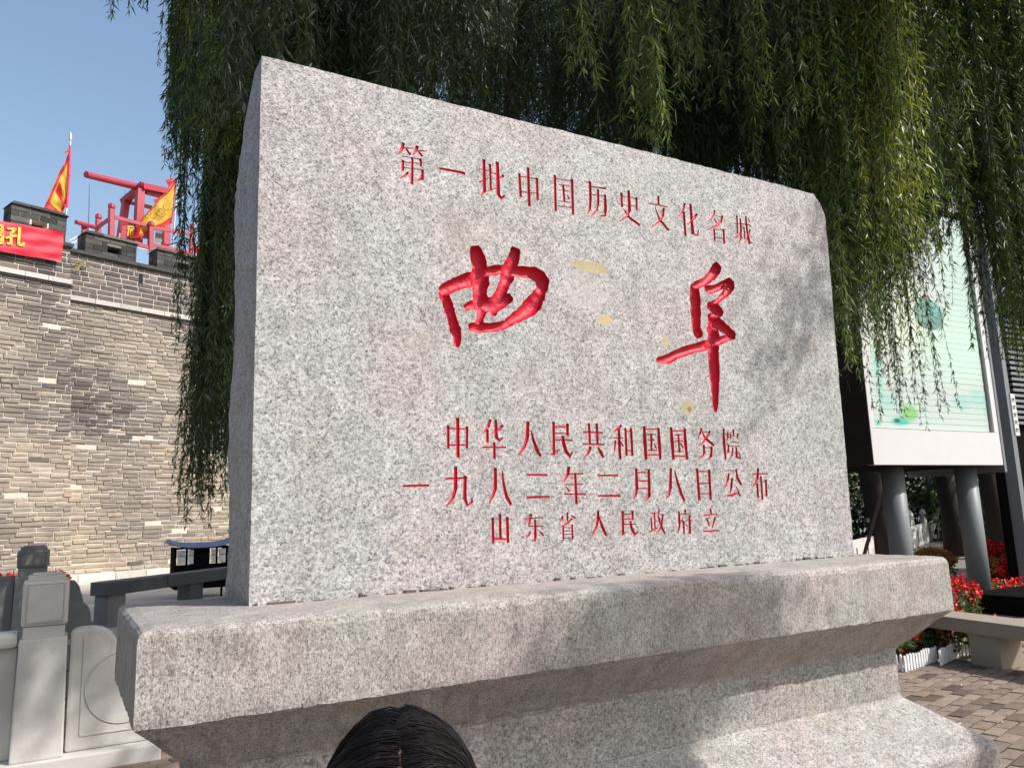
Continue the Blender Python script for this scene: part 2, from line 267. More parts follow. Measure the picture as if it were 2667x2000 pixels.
TEXT = '''
第 1105,3085,16 1101,3068,13 1084,3034,5|1109,3066,7 1142,3072,5|1116,3063,9 1133,3044,14|1165,3085,16 1159,3067,13 1144,3043,5|1167,3067,6 1195,3071,7|1170,3064,9 1185,3048,14|1097,3029,5 1181,3032,5|1178,3033,14 1179,3004,14|1102,3005,5 1177,3013,5|1102,3010,15 1100,2969,15|1106,2982,5 1192,2988,5|1186,2986,14 1184,2949,14 1163,2937,7|1142,3030,14 1139,2920,16|1122,2963,13 1109,2947,9 1089,2934,4
一 1261,3010,10 1308,3010,10 1362,3011,10 1376,3009,15
批 1468,3089,18 1467,2948,15 1451,2929,8|1446,3043,5 1492,3046,6|1444,2983,10 1486,3011,4|1497,3073,15 1497,2958,14|1500,3036,4 1523,3037,6|1480,2951,7 1522,2972,5|1533,3090,20 1533,2945,18 1548,2930,15 1564,2946,10|1561,3036,15 1536,3014,8
中 1641,3060,16 1643,2957,16|1649,3049,6 1729,3052,6|1730,3055,16 1729,2958,16|1648,2978,6 1726,2984,6|1686,3095,17 1685,2922,19
国 1825,3087,17 1821,2923,16|1832,3074,5 1913,3079,5|1916,3084,19 1913,2921,17|1827,2946,5 1911,2950,5|1842,3046,4 1898,3054,5|1843,3023,4 1894,3026,5|1838,2970,4 1896,2973,6|1867,3048,15 1870,2975,15|1886,3006,7 1897,2992,12
历 2016,3093,19 2014,3017,14 2008,2966,13 1994,2935,7|2022,3072,5 2093,3076,9 2106,3077,9|2024,3034,5 2101,3039,6|2059,3063,16 2056,2999,13 2044,2960,10 2013,2925,5|2098,3043,17 2096,2973,16 2089,2942,12 2067,2936,10
史 2194,3070,18 2192,3004,15|2199,3057,5 2284,3060,6|2282,3063,17 2280,3004,15|2194,3013,5 2276,3020,5|2238,3089,19 2236,2996,17 2220,2959,11 2173,2928,5|2200,2994,5 2221,2972,11 2235,2955,13 2290,2930,16
文 2418,3093,18 2417,3053,15|2362,3049,8 2470,3050,7|2393,3036,6 2415,2978,13 2468,2932,17|2447,3036,18 2439,3004,14 2417,2968,9 2358,2925,5
化 2584,3087,17 2569,3048,11 2537,3011,5|2574,3040,19 2574,2921,19|2622,3089,20 2623,2936,19 2654,2934,11 2663,2964,8|2659,3043,17 2627,3008,11 2593,2978,5
名 2782,3084,14 2776,3062,9 2737,3018,4|2783,3058,4 2820,3056,5|2772,3038,7 2789,3021,13|2833,3062,17 2822,3035,14 2790,3005,11 2724,2972,4|2769,2981,14 2767,2924,15|2777,2983,4 2829,2988,5|2834,2992,17 2831,2919,18|2775,2940,5 2824,2943,5
城 2937,3081,15 2930,2986,13|2914,3036,6 2961,3042,5|2915,2961,13 2948,2985,6|2960,3067,15 2957,3006,13 2952,2965,10 2933,2933,7|2961,3042,6 2996,3045,6 3028,3043,9|2965,3018,5 2981,3026,6|2981,3026,11 2980,2964,13|3000,3088,15 3000,3045,13 3003,2997,13 3012,2941,18 3028,2953,11|3021,3019,12 3008,2983,9 2968,2934,5|3016,3081,7 3026,3063,12
曲 1416,2692,35 1427,2650,48 1436,2609,51 1437,2563,60 1431,2512,46 1434,2474,51 1439,2437,41 1432,2402,24 1425,2371,24|1609,2713,34 1599,2674,41 1580,2632,45 1565,2590,45 1546,2549,36 1528,2508,35 1501,2474,37 1467,2455,41|1259,2489,28 1289,2507,39 1337,2532,40 1387,2553,44 1437,2571,45|1454,2592,26 1497,2605,32 1536,2614,29 1583,2612,44|1597,2614,36 1663,2618,37 1708,2612,49 1734,2587,55 1727,2546,38 1703,2503,49 1674,2469,58 1629,2433,42 1584,2405,30 1549,2379,26|1381,2354,28 1430,2356,32 1489,2362,28 1549,2379,28|1261,2485,29 1280,2454,33 1293,2414,33 1306,2371,31 1317,2335,37 1324,2303,28 1321,2269,16|1363,2431,22 1396,2447,26 1450,2457,42 1500,2458,45 1557,2488,34 1575,2501,28|1492,2446,38 1491,2415,21
阜 2778,2796,41 2740,2750,40 2682,2702,30 2601,2667,24|2608,2668,39 2608,2608,48 2604,2533,48 2601,2463,42 2616,2420,39|2684,2659,34 2745,2673,27 2815,2702,30 2846,2706,50 2832,2673,33 2788,2637,23 2751,2608,18 2717,2589,25|2689,2579,33 2740,2566,46 2778,2547,27|2758,2540,25 2690,2516,34|2690,2516,34 2740,2496,53 2803,2466,36 2847,2440,31|2707,2493,47 2711,2443,49 2703,2393,55 2698,2343,52 2697,2269,49 2692,2196,42 2688,2123,32 2682,2055,15|2847,2440,27 2792,2425,27 2730,2400,29 2663,2380,34 2559,2352,33 2469,2321,33 2407,2293,35 2343,2282,18|2670,2452,19 2718,2474,29
中 1276,1950,16 1275,1864,14|1278,1940,8 1362,1940,8|1358,1948,15 1355,1865,14|1278,1875,8 1358,1877,8|1318,1980,19 1316,1831,18
华 1462,1979,15 1453,1954,13 1431,1926,5|1448,1937,16 1447,1892,16|1487,1978,15 1487,1910,15 1502,1897,12 1517,1910,7|1518,1958,14 1502,1942,11 1468,1926,4|1423,1869,8 1529,1870,9|1477,1887,15 1476,1826,16
人 1637,1975,18 1632,1916,16 1618,1877,12 1588,1839,7|1650,1942,6 1661,1899,13 1679,1853,15 1691,1838,16
民 1762,1977,17 1757,1844,17|1765,1959,8 1828,1960,8|1831,1972,19 1829,1927,17|1764,1931,7 1829,1933,7|1762,1904,8 1851,1904,9|1806,1919,17 1807,1890,16 1820,1854,16 1837,1836,16 1849,1854,10|1746,1842,13 1786,1864,5
共 1942,1977,16 1942,1891,16|1983,1976,17 1982,1892,16|1910,1940,9 2011,1939,10|1907,1889,9 2016,1888,10|1944,1875,15 1932,1853,12 1909,1831,6|1982,1875,8 1997,1856,16 2008,1834,16
和 2115,1974,15 2094,1958,11 2068,1942,6|2101,1960,16 2099,1889,16 2099,1828,17|2068,1918,7 2122,1919,7|2079,1905,14 2070,1861,8|2104,1905,8 2120,1883,12|2137,1961,16 2135,1844,17|2168,1960,19 2167,1844,17|2139,1950,7 2165,1950,7|2138,1863,8 2167,1864,8
国 2243,1971,18 2242,1903,19 2242,1828,19|2325,1966,17 2324,1904,18 2324,1829,18|2248,1960,8 2323,1962,8|2245,1846,8 2322,1845,8|2259,1938,7 2306,1939,7|2259,1912,7 2298,1913,7|2257,1867,8 2309,1866,8|2280,1939,16 2277,1866,16|2295,1894,8 2304,1878,14
国 2400,1971,17 2400,1908,19 2401,1828,19|2481,1968,18 2480,1909,18 2482,1829,18|2407,1957,8 2475,1958,8|2407,1840,8 2477,1841,8|2419,1938,7 2464,1940,7|2418,1910,7 2465,1911,7|2416,1862,7 2466,1863,7|2440,1939,15 2440,1860,15|2449,1901,7 2465,1880,11
务 2586,1972,14 2574,1950,12 2556,1924,6|2587,1956,6 2632,1956,7|2638,1961,14 2608,1925,13 2582,1903,8 2555,1889,4|2587,1954,7 2605,1927,12 2630,1910,14 2655,1894,14|2592,1893,16 2591,1862,13 2582,1844,9 2552,1829,5|2593,1882,7 2643,1883,7|2641,1886,16 2632,1843,15 2611,1828,11
院 2726,1973,16 2722,1903,16 2724,1830,16|2730,1949,5 2752,1950,6|2751,1956,12 2750,1935,11 2740,1915,6|2739,1911,5 2751,1891,10 2744,1863,12 2734,1859,5|2789,1971,15 2787,1944,14|2768,1952,12 2766,1928,9|2770,1940,5 2817,1942,5|2818,1951,16 2812,1929,11|2766,1911,6 2818,1909,6|2759,1891,6 2822,1892,6|2777,1884,13 2768,1852,10 2750,1832,5|2799,1884,15 2797,1838,15 2821,1834,12 2818,1860,7
一 1088,1721,11 1190,1722,12
九 1305,1789,18 1302,1709,15 1290,1673,12 1264,1645,8|1264,1747,11 1351,1749,11|1344,1755,17 1341,1672,15 1352,1643,12 1373,1658,10 1368,1674,4
八 1479,1785,18 1476,1710,15 1465,1679,11 1447,1651,7|1509,1776,7 1514,1723,11 1526,1672,14 1544,1644,16
二 1626,1760,10 1719,1758,11|1620,1668,12 1725,1670,12
年 1828,1790,18 1822,1763,15 1800,1731,8|1826,1762,8 1899,1763,9|1806,1719,6 1896,1719,7|1810,1709,6 1826,1691,11|1800,1679,8 1907,1677,10|1859,1763,16 1858,1640,17
二 1975,1755,10 2081,1755,11|1972,1669,10 2087,1667,13
月 2184,1783,17 2181,1697,16 2172,1671,12 2159,1652,6|2192,1767,7 2250,1767,7|2254,1779,18 2248,1662,16 2226,1647,11|2189,1731,8 2247,1729,8|2186,1697,7 2245,1696,7
八 2382,1784,18 2372,1702,16 2361,1668,11 2342,1649,6|2404,1775,9 2417,1721,13 2433,1670,15 2449,1641,16
日 2539,1782,19 2540,1643,19|2613,1776,20 2610,1642,18|2545,1770,8 2612,1770,8|2542,1714,9 2609,1716,9|2546,1669,7 2610,1668,7
公 2716,1775,5 2783,1775,5|2787,1783,11 2790,1742,15 2805,1718,14 2813,1707,14|2737,1760,14 2728,1734,13 2708,1699,7|2755,1737,16 2747,1696,14 2733,1666,8|2714,1656,10 2746,1658,12 2789,1669,8|2779,1698,7 2797,1657,16
布 2934,1784,17 2925,1741,16 2911,1721,11 2890,1697,6|2891,1757,8 2995,1758,9|2948,1745,17 2946,1636,17|2919,1711,17 2917,1646,17|2922,1720,5 2979,1719,5|2980,1727,17 2976,1653,17
山 1460,1592,15 1459,1498,15|1493,1604,16 1492,1517,15|1525,1592,17 1525,1497,16|1461,1512,9 1523,1509,9
东 1637,1602,11 1629,1577,10 1622,1557,8|1603,1584,7 1690,1587,7|1621,1555,5 1687,1552,7|1653,1579,12 1652,1514,12 1648,1497,9 1637,1497,5|1630,1534,9 1623,1522,9 1610,1511,4|1671,1534,4 1684,1523,9 1690,1514,9
省 1811,1602,12 1810,1571,11|1788,1589,11 1782,1579,10 1771,1567,5|1829,1592,8 1849,1580,9|1833,1579,9 1814,1564,9 1793,1553,6 1774,1547,3|1787,1547,11 1786,1493,11|1832,1553,11 1830,1496,11|1790,1544,4 1830,1542,4|1793,1529,4 1825,1528,4|1792,1517,5 1825,1516,5|1791,1500,5 1827,1499,5
人 1967,1605,16 1964,1573,14 1953,1540,11 1928,1505,6|1971,1580,8 1984,1539,14 2002,1504,15
民 2096,1600,16 2092,1504,16|2100,1589,7 2149,1589,7|2150,1600,16 2149,1565,13|2099,1568,7 2148,1567,7|2097,1545,7 2165,1545,7|2135,1556,13 2140,1526,14 2155,1500,14 2174,1510,7|2084,1501,9 2111,1514,5
政 2250,1589,5 2289,1590,6|2271,1587,11 2269,1524,11|2250,1568,11 2251,1518,11|2273,1555,5 2291,1555,5|2237,1507,10 2284,1523,5|2298,1600,11 2290,1576,9|2300,1583,5 2326,1580,7|2318,1579,12 2307,1537,11 2294,1518,8 2272,1497,5|2292,1573,11 2302,1537,11 2312,1517,10 2323,1498,12
府 2412,1590,13 2412,1557,13 2410,1527,11 2399,1499,9|2449,1597,15 2450,1580,14|2417,1579,5 2483,1580,5|2433,1562,8 2418,1540,6|2428,1552,6 2436,1546,11 2434,1492,13|2441,1550,5 2489,1549,6|2474,1571,14 2469,1494,13 2454,1491,5|2447,1536,6 2457,1522,9
立 2603,1598,14 2607,1574,14|2560,1570,8 2641,1573,7|2576,1557,12 2589,1522,12|2628,1559,14 2618,1537,11 2604,1513,7|2551,1498,9 2643,1498,9
'''
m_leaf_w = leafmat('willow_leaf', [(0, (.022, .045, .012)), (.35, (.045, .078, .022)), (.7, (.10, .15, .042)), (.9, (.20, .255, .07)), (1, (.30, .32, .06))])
m_leaf_d = leafmat('dark_leaf', [(0, (.012, .028, .010)), (.6, (.03, .055, .016)), (1, (.06, .09, .022))])
m_bark = plain('bark', (.030, .023, .018), .9, 0, .5, 8, .8, 30)
m_paver = brick_mat('paver', [(0, (.10, .072, .062)), (.2, (.135, .10, .085)), (.5, (.24, .185, .15)), (.8, (.30, .235, .19)), (1, (.36, .27, .21))], .18)
m_sand = plain('joint_sand', (.075, .058, .045), .95, 0, .4, 20)
m_asph = plain('far_ground', (.20, .175, .15), .9, 0, .3, .6)
m_brick = brick_mat('old_brick', [(0, (.12, .108, .10)), (.12, (.18, .16, .145)), (.3, (.25, .22, .195)), (.5, (.31, .27, .225)), (.68, (.37, .315, .25)), (.84, (.41, .335, .26)), (1, (.48, .42, .34))])
m_gbrick = brick_mat('grey_brick', [(0, (.075, .07, .068)), (.4, (.125, .112, .105)), (.7, (.17, .15, .135)), (1, (.24, .205, .175))])
m_dbrick = brick_mat('dark_brick', [(0, (.045, .045, .044)), (.5, (.078, .077, .073)), (1, (.125, .12, .11))])
m_mortar = plain('lime_mortar', (.60, .54, .46), .95, 0, .3, 4, .6, 25)
m_mortar_g = plain('grey_mortar', (.17, .16, .15), .95, 0, .4, 5, .6, 25)
m_belt = brick_mat('pale_belt_stone', [(0, (.45, .42, .38)), (1, (.66, .62, .57))], .15)
m_dark = plain('recess_shade', (.012, .012, .013), .9)  # near-black painted in for the shade inside openings
m_redwood = plain('red_painted_timber', (.36, .032, .055), .45, 0, .12, 6, .2, 40)
m_yel = plain('yellow_lettering', (.80, .50, .06), .6, 0, .08)
m_steel = plain('steel', (.55, .56, .58), .3, .8, .1)
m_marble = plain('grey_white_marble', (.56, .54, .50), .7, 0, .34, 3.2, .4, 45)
m_marble_d = plain('grey_and_shaded_stone', (.20, .20, .19), .8, 0, .3, 5, .5, 40)  # darker stone; shade of far railing and retaining wall is in its colour
m_dstone = plain('dark_basalt', (.075, .077, .08), .6, 0, .2, 7, .3, 50)
m_white = plain('white_paint', (.56, .56, .575), .45, 0, .05, 3, .08)
m_wplastic = plain('white_plastic', (.80, .80, .80), .4, 0, .04)
m_greypaint = plain('grey_metal_paint', (.15, .165, .18), .5, 0, .12, 3, .1)
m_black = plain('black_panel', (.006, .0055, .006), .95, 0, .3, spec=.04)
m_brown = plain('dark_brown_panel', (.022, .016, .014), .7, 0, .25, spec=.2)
m_tan = plain('tan_stone', (.27, .23, .185), .7, 0, .2, 8, .3, 60)
m_redfl = plain('red_petals', (.72, .010, .014), .5, 0, .35, 30, .2)
m_orfl = plain('orange_petals', (.40, .16, .03), .6, 0, .4, 30, .2)
m_pot = plain('maroon_plastic_pot', (.13, .02, .025), .4, 0, .2)
m_rail = plain('white_marble', (.66, .64, .60), .6, 0, .15, 5, .3)

# ------------------------------------------------------------------ the monument
mon = empty('stone_monument', (RX, 2.9, 0), 'large pink grey granite slab with red carved characters on a heavy moulded granite pedestal', 'monument')
def ring(o, z, jit=.002, step=.035, x0=.185, x1=3.80, y0=2.39, y1=3.27):
    """closed rectangle of many points, offset outward by o"""
    a, b, c, d = x0-o, x1+o, y0-o, y1+o; P = []
    def seg(p, q):
        n = max(4, int(round((abs(q[0]-p[0])+abs(q[1]-p[1]))/step))); return n
    nx = int((x1-x0)/step); ny = int((y1-y0)/step)
    for i in range(nx): P.append((a+(b-a)*i/nx, c, 0, -1))
    for i in range(ny): P.append((b, c+(d-c)*i/ny, 1, 0))
    for i in range(nx): P.append((b-(b-a)*i/nx, d, 0, 1))
    for i in range(ny): P.append((a, d-(d-c)*i/ny, -1, 0))
    return [(x+nx_*random.uniform(-jit, jit), y+ny_*random.uniform(-jit, jit), z+random.uniform(-jit, jit)*.8) for x, y, nx_, ny_ in P]
def loft(name, prof, mat, parent):
    mb = MB(); rs = [ring(o, z, j) for o, z, j in prof]; n = len(rs[0])
    V = [v for r in rs for v in r]
    Fs = [(i*n+k, i*n+(k+1) % n, (i+1)*n+(k+1) % n, (i+1)*n+k) for i in range(len(rs)-1) for k in range(n)]
    Fs += [tuple(range(n))[::-1], tuple((len(rs)-1)*n+k for k in range(n))]
    mb.add(V, Fs); o = mb.build(name, mat, parent, smooth=False)
    return o
foot = loft('pedestal_foot', [(.085, -.02, .002), (.085, .10, .002), (.086, .30, .002), (.085, .445, .002), (.080, .462, .002), (.066, .474, .002), (.0, .522, .0012), (-.07, .575, .0012), (-.13, .619, .0012), (-.170, .646, .0015), (-.192, .662, .001), (-.197, .672, .001)], m_ped, mon)
dado = loft('pedestal_dado', [(-.198, .673, .0015), (-.2, .75, .0018), (-.2, .83, .0018), (-.199, .884, .001)], m_ped, mon)
corn = loft('pedestal_cornice', [(-.197, .885, .001), (-.190, .897, .004), (-.170, .915, .003), (-.145, .94, .003), (-.105, .975, .004), (-.06, 1.02, .004), (-.03, 1.046, .003), (-.008, 1.066, .003),
      (.0, 1.073, .0028), (.001, 1.09, .0018), (0, 1.2, .0018), (0, 1.297, .002), (-.004, 1.314, .003), (-.014, 1.324, .0025), (-.045, 1.331, .0018), (-.15, 1.3345, .001)], m_cor, mon)

# slab outline (front face), a little irregular, with the chipped right shoulder
def rough(p, q, n, amp):
    out = []; d = Vector((q[0]-p[0], q[1]-p[1])); nn = Vector((-d.y, d.x)).normalized(); w = 0
    for i in range(n):
        w = w*.6+random.uniform(-amp, amp); t = i/n
        out.append((p[0]+d.x*t+nn.x*(w if i else 0), p[1]+d.y*t+nn.y*(w if i else 0)))
    return out
SZ = 1.3342
TL, TR, T2, T3, BR, BL = (.547, 3.312), (3.545, 3.313), (3.598, 3.262), (3.628, 3.175), (3.577, SZ), (.543, SZ)
outline = rough(BL, TL, 40, .0010)+rough(TL, TR, 90, .0022)+rough(TR, T2, 5, .006)+rough(T2, T3, 5, .005)+rough(T3, BR, 40, .003)+rough(BR, BL, 30, 0)
n = len(outline); V = []; layers = [(2.75, 0, 0), (2.756, .002, 0), (2.86, .003, .1), (2.98, .0035, .45), (3.08, .004, .75), (3.15, .004, 1), (3.185, .004, 1.0)]
for y, amp, drop in layers:
    for (x, z) in outline:
        zz = z; xx = x
        if drop:
            k = max(0, min(1, (z-2.9)/.4)); edge = max(0, 1-abs(x-.545)/.35)
            zz = z-.05*drop*k-.16*(drop**2)*k*edge
            xx = x+.012*math.sin(z*7+y*9)*drop*(1 if x < .8 else 0)*.5
        if y > 2.75: 
            xx += random.uniform(-amp, amp); zz += random.uniform(-amp, amp) if z > SZ+.01 else 0
        V.append((xx, y, zz))
Fs = [(i*n+k, i*n+(k+1) % n, (i+1)*n+(k+1) % n, (i+1)*n+k) for i in range(len(layers)-1) for k in range(n)]
Fs += [tuple(range(n))[::-1], tuple((len(layers)-1)*n+k for k in range(n))]
slabmb = MB(); slabmb.add(V, Fs); slab = slabmb.build('slab', [m_slab, m_red], mon)

# carved writing: each stroke is a groove, (x mm, z mm, width mm) along its centre line on the stone face
CHARS = []
for ln in TEXT.strip().splitlines():
    ch, rest = ln.split(' ', 1); CHARS.append((ch, [[tuple(int(v)/1000 for v in q.split(',')) for q in st.split()] for st in rest.split('|')]))
cut = MB(); boxes = []
def groove(pts, big):
    P = [Vector((p[0], p[1])) for p in pts]; W = [p[2] for p in pts]
    if big:                                       # smooth the brushed strokes
        Q = []; U = []
        for i in range(len(P)-1):
            p0 = P[max(i-1, 0)]; p1 = P[i]; p2 = P[i+1]; p3 = P[min(i+2, len(P)-1)]; ns = 4
            for k in range(ns):
                t = k/ns; Q.append(.5*((2*p1)+(p2-p0)*t+(2*p0-5*p1+4*p2-p3)*t*t+(3*p1-p0-3*p2+p3)*t**3)); U.append((W[i]*(1-t)+W[i+1]*t)*random.uniform(.91, 1.08))
        Q.append(P[-1]); U.append(W[-1]); P, W = Q, U
    out = .014+random.uniform(0, .012); dk = .52 if not big else .46; j = random.uniform(.95, 1.08)
    prof = [(-1.0, -out), (-1.0, 0), (-.93, .50), (-.62, .90), (0, 1.03), (.62, .90), (.93, .50), (1.0, 0), (1.0, -out)]
    V = []; m = len(prof)
    for i, p in enumerate(P):
        d = P[min(i+1, len(P)-1)]-P[max(i-1, 0)]; d = d.normalized(); nn = Vector((-d.y, d.x)); w = max(W[i]*(1.42 if big else 1.14), .005)/2
        ext = 0
        if i == 0: ext = -w*.35
        if i == len(P)-1: ext = w*.35
        dep = max(w*2*dk*j, .0045)
        if big: dep = .85*w+.006
        else: dep *= 1.05
        endk = 1.0 if 0 < i < len(P)-1 else .72
        for u, v in prof:
            q = p+nn*(u*w*endk)+d*ext
            V.append((q.x, 2.75+(v if v < 0 else v*dep*(endk if v > 0 else 1)), q.y))
    Fs = [(i*m+k, i*m+(k+1) % m, (i+1)*m+(k+1) % m, (i+1)*m+k) for i in range(len(P)-1) for k in range(m)]
    Fs += [tuple(range(m))[::-1], tuple((len(P)-1)*m+k for k in range(m))]
    cut.add(V, Fs, .5, 1)
for ch, sts in CHARS:
    xs = [p[0] for s in sts for p in s]; zs = [p[1] for s in sts for p in s]; boxes.append((ch, min(xs), max(xs), min(zs), max(zs)))
    for s in sts: groove(s, ch in '曲阜')
cutter = cut.build('cutter', [m_slab, m_red], mon)
bo = slab.modifiers.new('carve', 'BOOLEAN'); bo.operation = 'DIFFERENCE'; bo.object = cutter; bo.solver = 'EXACT'; bo.use_self = True
bpy.context.view_layer.update()
dg = bpy.context.evaluated_depsgraph_get()
carved = bpy.data.meshes.new_from_object(slab.evaluated_get(dg))
slab.modifiers.clear(); bpy.data.objects.remove(cutter)
nred = sum(1 for p in carved.polygons if p.material_index == 1); print('carved faces', len(carved.polygons), 'red', nred)
vc = np.array([v.co[:] for v in carved.vertices])
groups = {}; stone = []
for p in carved.polygons:
    vi = list(p.vertices)
    if p.material_index == 1:
        c = vc[vi].mean(0); x = c[0]+RX; z = c[2]; best = None
        for bi, (ch, a, b, c0, d0) in enumerate(boxes):
            dd = max(a-x, 0, x-b)+max(c0-z, 0, z-d0)
            if best is None or dd < best[0]: best = (dd, bi)
        groups.setdefault(best[1], []).append(vi)
    else: stone.append(vi)
def submesh(name, faces, mat, parent, smooth=False):
    used = sorted({i for f in faces for i in f}); mp = {o: k for k, o in enumerate(used)}
    me = bpy.data.meshes.new(name); me.from_pydata([tuple(vc[i]) for i in used], [], [tuple(mp[i] for i in f) for f in faces])
    me.materials.append(mat)
    if smooth: me.shade_smooth()
    o = bpy.data.objects.new(name, me); C.objects.link(o); o.parent = parent; return o
newslab = submesh('slab', stone, m_slab, mon)
bpy.data.objects.remove(slab); newslab.name = 'slab'
for bi in sorted(groups):
    o = submesh('carved_character', groups[bi], m_red, newslab, smooth=boxes[bi][0] in '曲阜')
    o['label'] = 'red painted carved character '+boxes[bi][0]+(', in large brushed script' if boxes[bi][0] in '曲阜' else '')
m_dirt = plain('joint_dirt', (.10, .088, .075), .95, 0, .5, 60, .6)
# dark dirt and mortar line under the slab
mb = MB(); x = .56
while x < 3.55:
    w = random.uniform(.006, .05)
    if random.random() < .55: mb.box(x, x+w, 2.740-random.uniform(0, .005), 2.752, 1.333, 1.337+random.uniform(.001, .011)*random.random())
    x += w+random.uniform(.0, .04)
mb.build('mortar_joint', m_dirt, mon)['kind'] = 'stuff'

# ------------------------------------------------------------------ ground
mb = MB(); mb.box(-300, 300, -300, 300, -.5, -.012); g = mb.build('ground', m_asph); tag(g, kind='structure')
pav = empty('pavement', (6, 4, 0)); tag(pav, kind='structure')
mb = MB(); mb.box(-6, 16, -8, 9.2, -.05, -.008); mb.build('joint_sand', m_sand, pav)
ang = R(13); ux = Vector((math.cos(ang), math.sin(ang), 0)); uy = Vector((-math.sin(ang), math.cos(ang), 0))
pvars = []
for k in range(14):
    b = MB(); w, d = .1145, .0505
    js = [(random.uniform(-.003, .003), random.uniform(-.003, .003)) for _ in range(4)]
    P = [(-w, -d), (w, -d), (w, d), (-w, d)]
    lo = [(p[0]+j[0], p[1]+j[1], -.03) for p, j in zip(P, js)]; hi = [(p[0]*.985+j[0], p[1]*.965+j[1], -.002+random.uniform(-.0015, .0015)) for p, j in zip(P, js)]
    md = [(p[0]+j[0], p[1]+j[1], -.008) for p, j in zip(P, js)]
    b.add(lo+md+hi, [(0, 1, 5, 4), (1, 2, 6, 5), (2, 3, 7, 6), (3, 0, 4, 7), (4, 5, 9, 8), (5, 6, 10, 9), (6, 7, 11, 10), (7, 4, 8, 11), (8, 9, 10, 11)], [.08, .3, .42, .5, .55, .62, .7, .75, .4, .5, .58, .66, .2, .85][k])
    me = bpy.data.meshes.new('paver'); me.from_pydata(b.v, [], b.f); a = me.attributes.new('tint', 'FLOAT', 'POINT'); a.data.foreach_set('value', b.t); me.materials.append(m_paver); pvars.append(me)
cells = []
for j in range(-90, 90):
    for i in range(-60, 60):
        c = Vector((6.5, 3.95, 0))+ux*((i+(.5 if j % 2 else 0))*.243)+uy*(j*.1145)
        if not (-5 < c.x < 15 and -7 < c.y < 9): continue
        if .0 < c.x < 3.98 and 2.2 < c.y < 3.7: continue
        q = proj((c.x, c.y, 0)); vis = q[2] > .5 and 2300 < q[0] < 2690 and 1600 < q[1] < 2020
        cells.append((q[2] if vis else 1e3+abs(c.x-4)+abs(c.y), c))
cells.sort(key=lambda t: t[0]); rest = MB()
for k, (_, c) in enumerate(cells):
    if k < 300 and _ < 1e3:
        o = bpy.data.objects.new('paver', pvars[random.randrange(14) if random.random() < .8 else 4]); C.objects.link(o); o.parent = pav
        o.location = c-Vector((6, 4, 0))+Vector((0, 0, random.uniform(-.003, .002))); o.rotation_euler = (random.uniform(-.012, .012), random.uniform(-.01, .01), ang+random.uniform(-.02, .02))
    else:
        a = ux*.117; b_ = uy*.0535; z = Vector((0, 0, random.uniform(-.005, -.001)))
        p = [c-a-b_, c+a-b_, c+a+b_, c-a+b_]
        rest.add([v+z-Vector((0, 0, .012)) for v in p]+[v+z for v in p], [(4, 5, 6, 7), (0, 1, 5, 4), (1, 2, 6, 5), (2, 3, 7, 6), (3, 0, 4, 7)], random.uniform(.2, .8))
tag(rest.build('far_pavers', m_paver, pav, recalc=False), kind='stuff')
mb = MB()                                           # fallen leaves and scraps on the pavers
for px, py, s, a in ((2504, 1783, .05, .5), (2570, 1779, .03, .2), (2498, 1884, .06, .1), (2610, 1879, .04, .7), (2600, 1924, .03, 1.2), (2476, 1770, .035, 2.2)):
    c = onZ(px, py, .006); d = Vector((math.cos(a), math.sin(a), 0)); e = Vector((-d.y, d.x, 0))
    mb.add([c-d*s*.5, c+e*s*.16, c+d*s*.5+Vector((0, 0, .008)), c-e*s*.16], [(0, 1, 2, 3)])
tag(mb.build('fallen_leaves', plain('dry_leaf', (.62, .56, .45), .8), recalc=False), 'few pale dry leaves scattered on the brown pavers by the pedestal', 'leaves', kind='stuff')

# ------------------------------------------------------------------ the city wall
wall = empty('city_wall', (0, 19.8, 0), 'old battered brick city wall with pale belt course and grey battlements behind the railings', 'wall')
RZW = math.atan2(WD[1], WD[0])
def seam(z): return .075-.058*(z-.9)
mb = MB(); mb.wbox(-9, 10, .012, 3.2, 0, 7.86)        # curtain core
P = [(-9, -.26), (0, 0)]
mb.hexa([wall_pt(-9, -.288, 0), wall_pt(seam(0)-.012, -.288, 0), wall_pt(seam(0)-.012, .1, 0), wall_pt(-9, .1, 0), wall_pt(-9, -.288, 7.86), wall_pt(seam(7.86)-.012, -.288, 7.86), wall_pt(seam(7.86)-.012, .1, 7.86), wall_pt(-9, .1, 7.86)])
mb.build('mortar_core', m_mortar, wall)
LH = .132
def tint_old(s, z):
    t = .30+.20*math.sin(s*1.7+z*.9)+.12*math.sin(z*2.3+1)+random.gauss(0, .07)
    t += (.36 if z < 2.4 else .22 if z < 3.6 else .0 if z < 5.2 else .06)
    if random.random() < .03: t = random.choice([.05, .85, .15])
    return min(1, max(0, t))
bricks = []
def lay(s0, s1, z0, z1, off, kind):
    nrow = max(1, round((z1-z0)/(.101 if kind == 'old' else LH))); h = (z1-z0)/nrow
    for r in range(nrow):
        z = z0+h*(r+.5); s = s0-random.uniform(0, .35)
        while s < s1:
            L = random.choice([.35, .37, .42, .38, .19, .30, .24, .48]) if kind == 'old' else random.choice([.37, .37, .38, .19])
            a, b = max(s, s0), min(s+L, s1 if off > -.1 else seam(z)); s += L
            if b-a < .05: continue
            if kind == 'old' and random.random() < .02: continue
            bricks.append((a+.009, b-.009, z+(.022*math.sin(s*1.3+z*.7)+.012*math.sin(s*3.1+off*9) if kind == 'old' and z0+.2 < z < z1-.2 else 0), h, off, kind, (z < 7.2)))
lay(-8.6, .4, .66, 6.97, -.3, 'old'); lay(-8.6, .4, 7.11, 7.84, -.3, 'grey')
lay(-.3, 9.6, .66, 6.71, 0, 'old'); lay(-.3, 9.6, 6.85, 7.84, 0, 'grey')
bricks = [b for b in bricks if not (b[4] > -.1 and b[1] < seam(b[2]))]
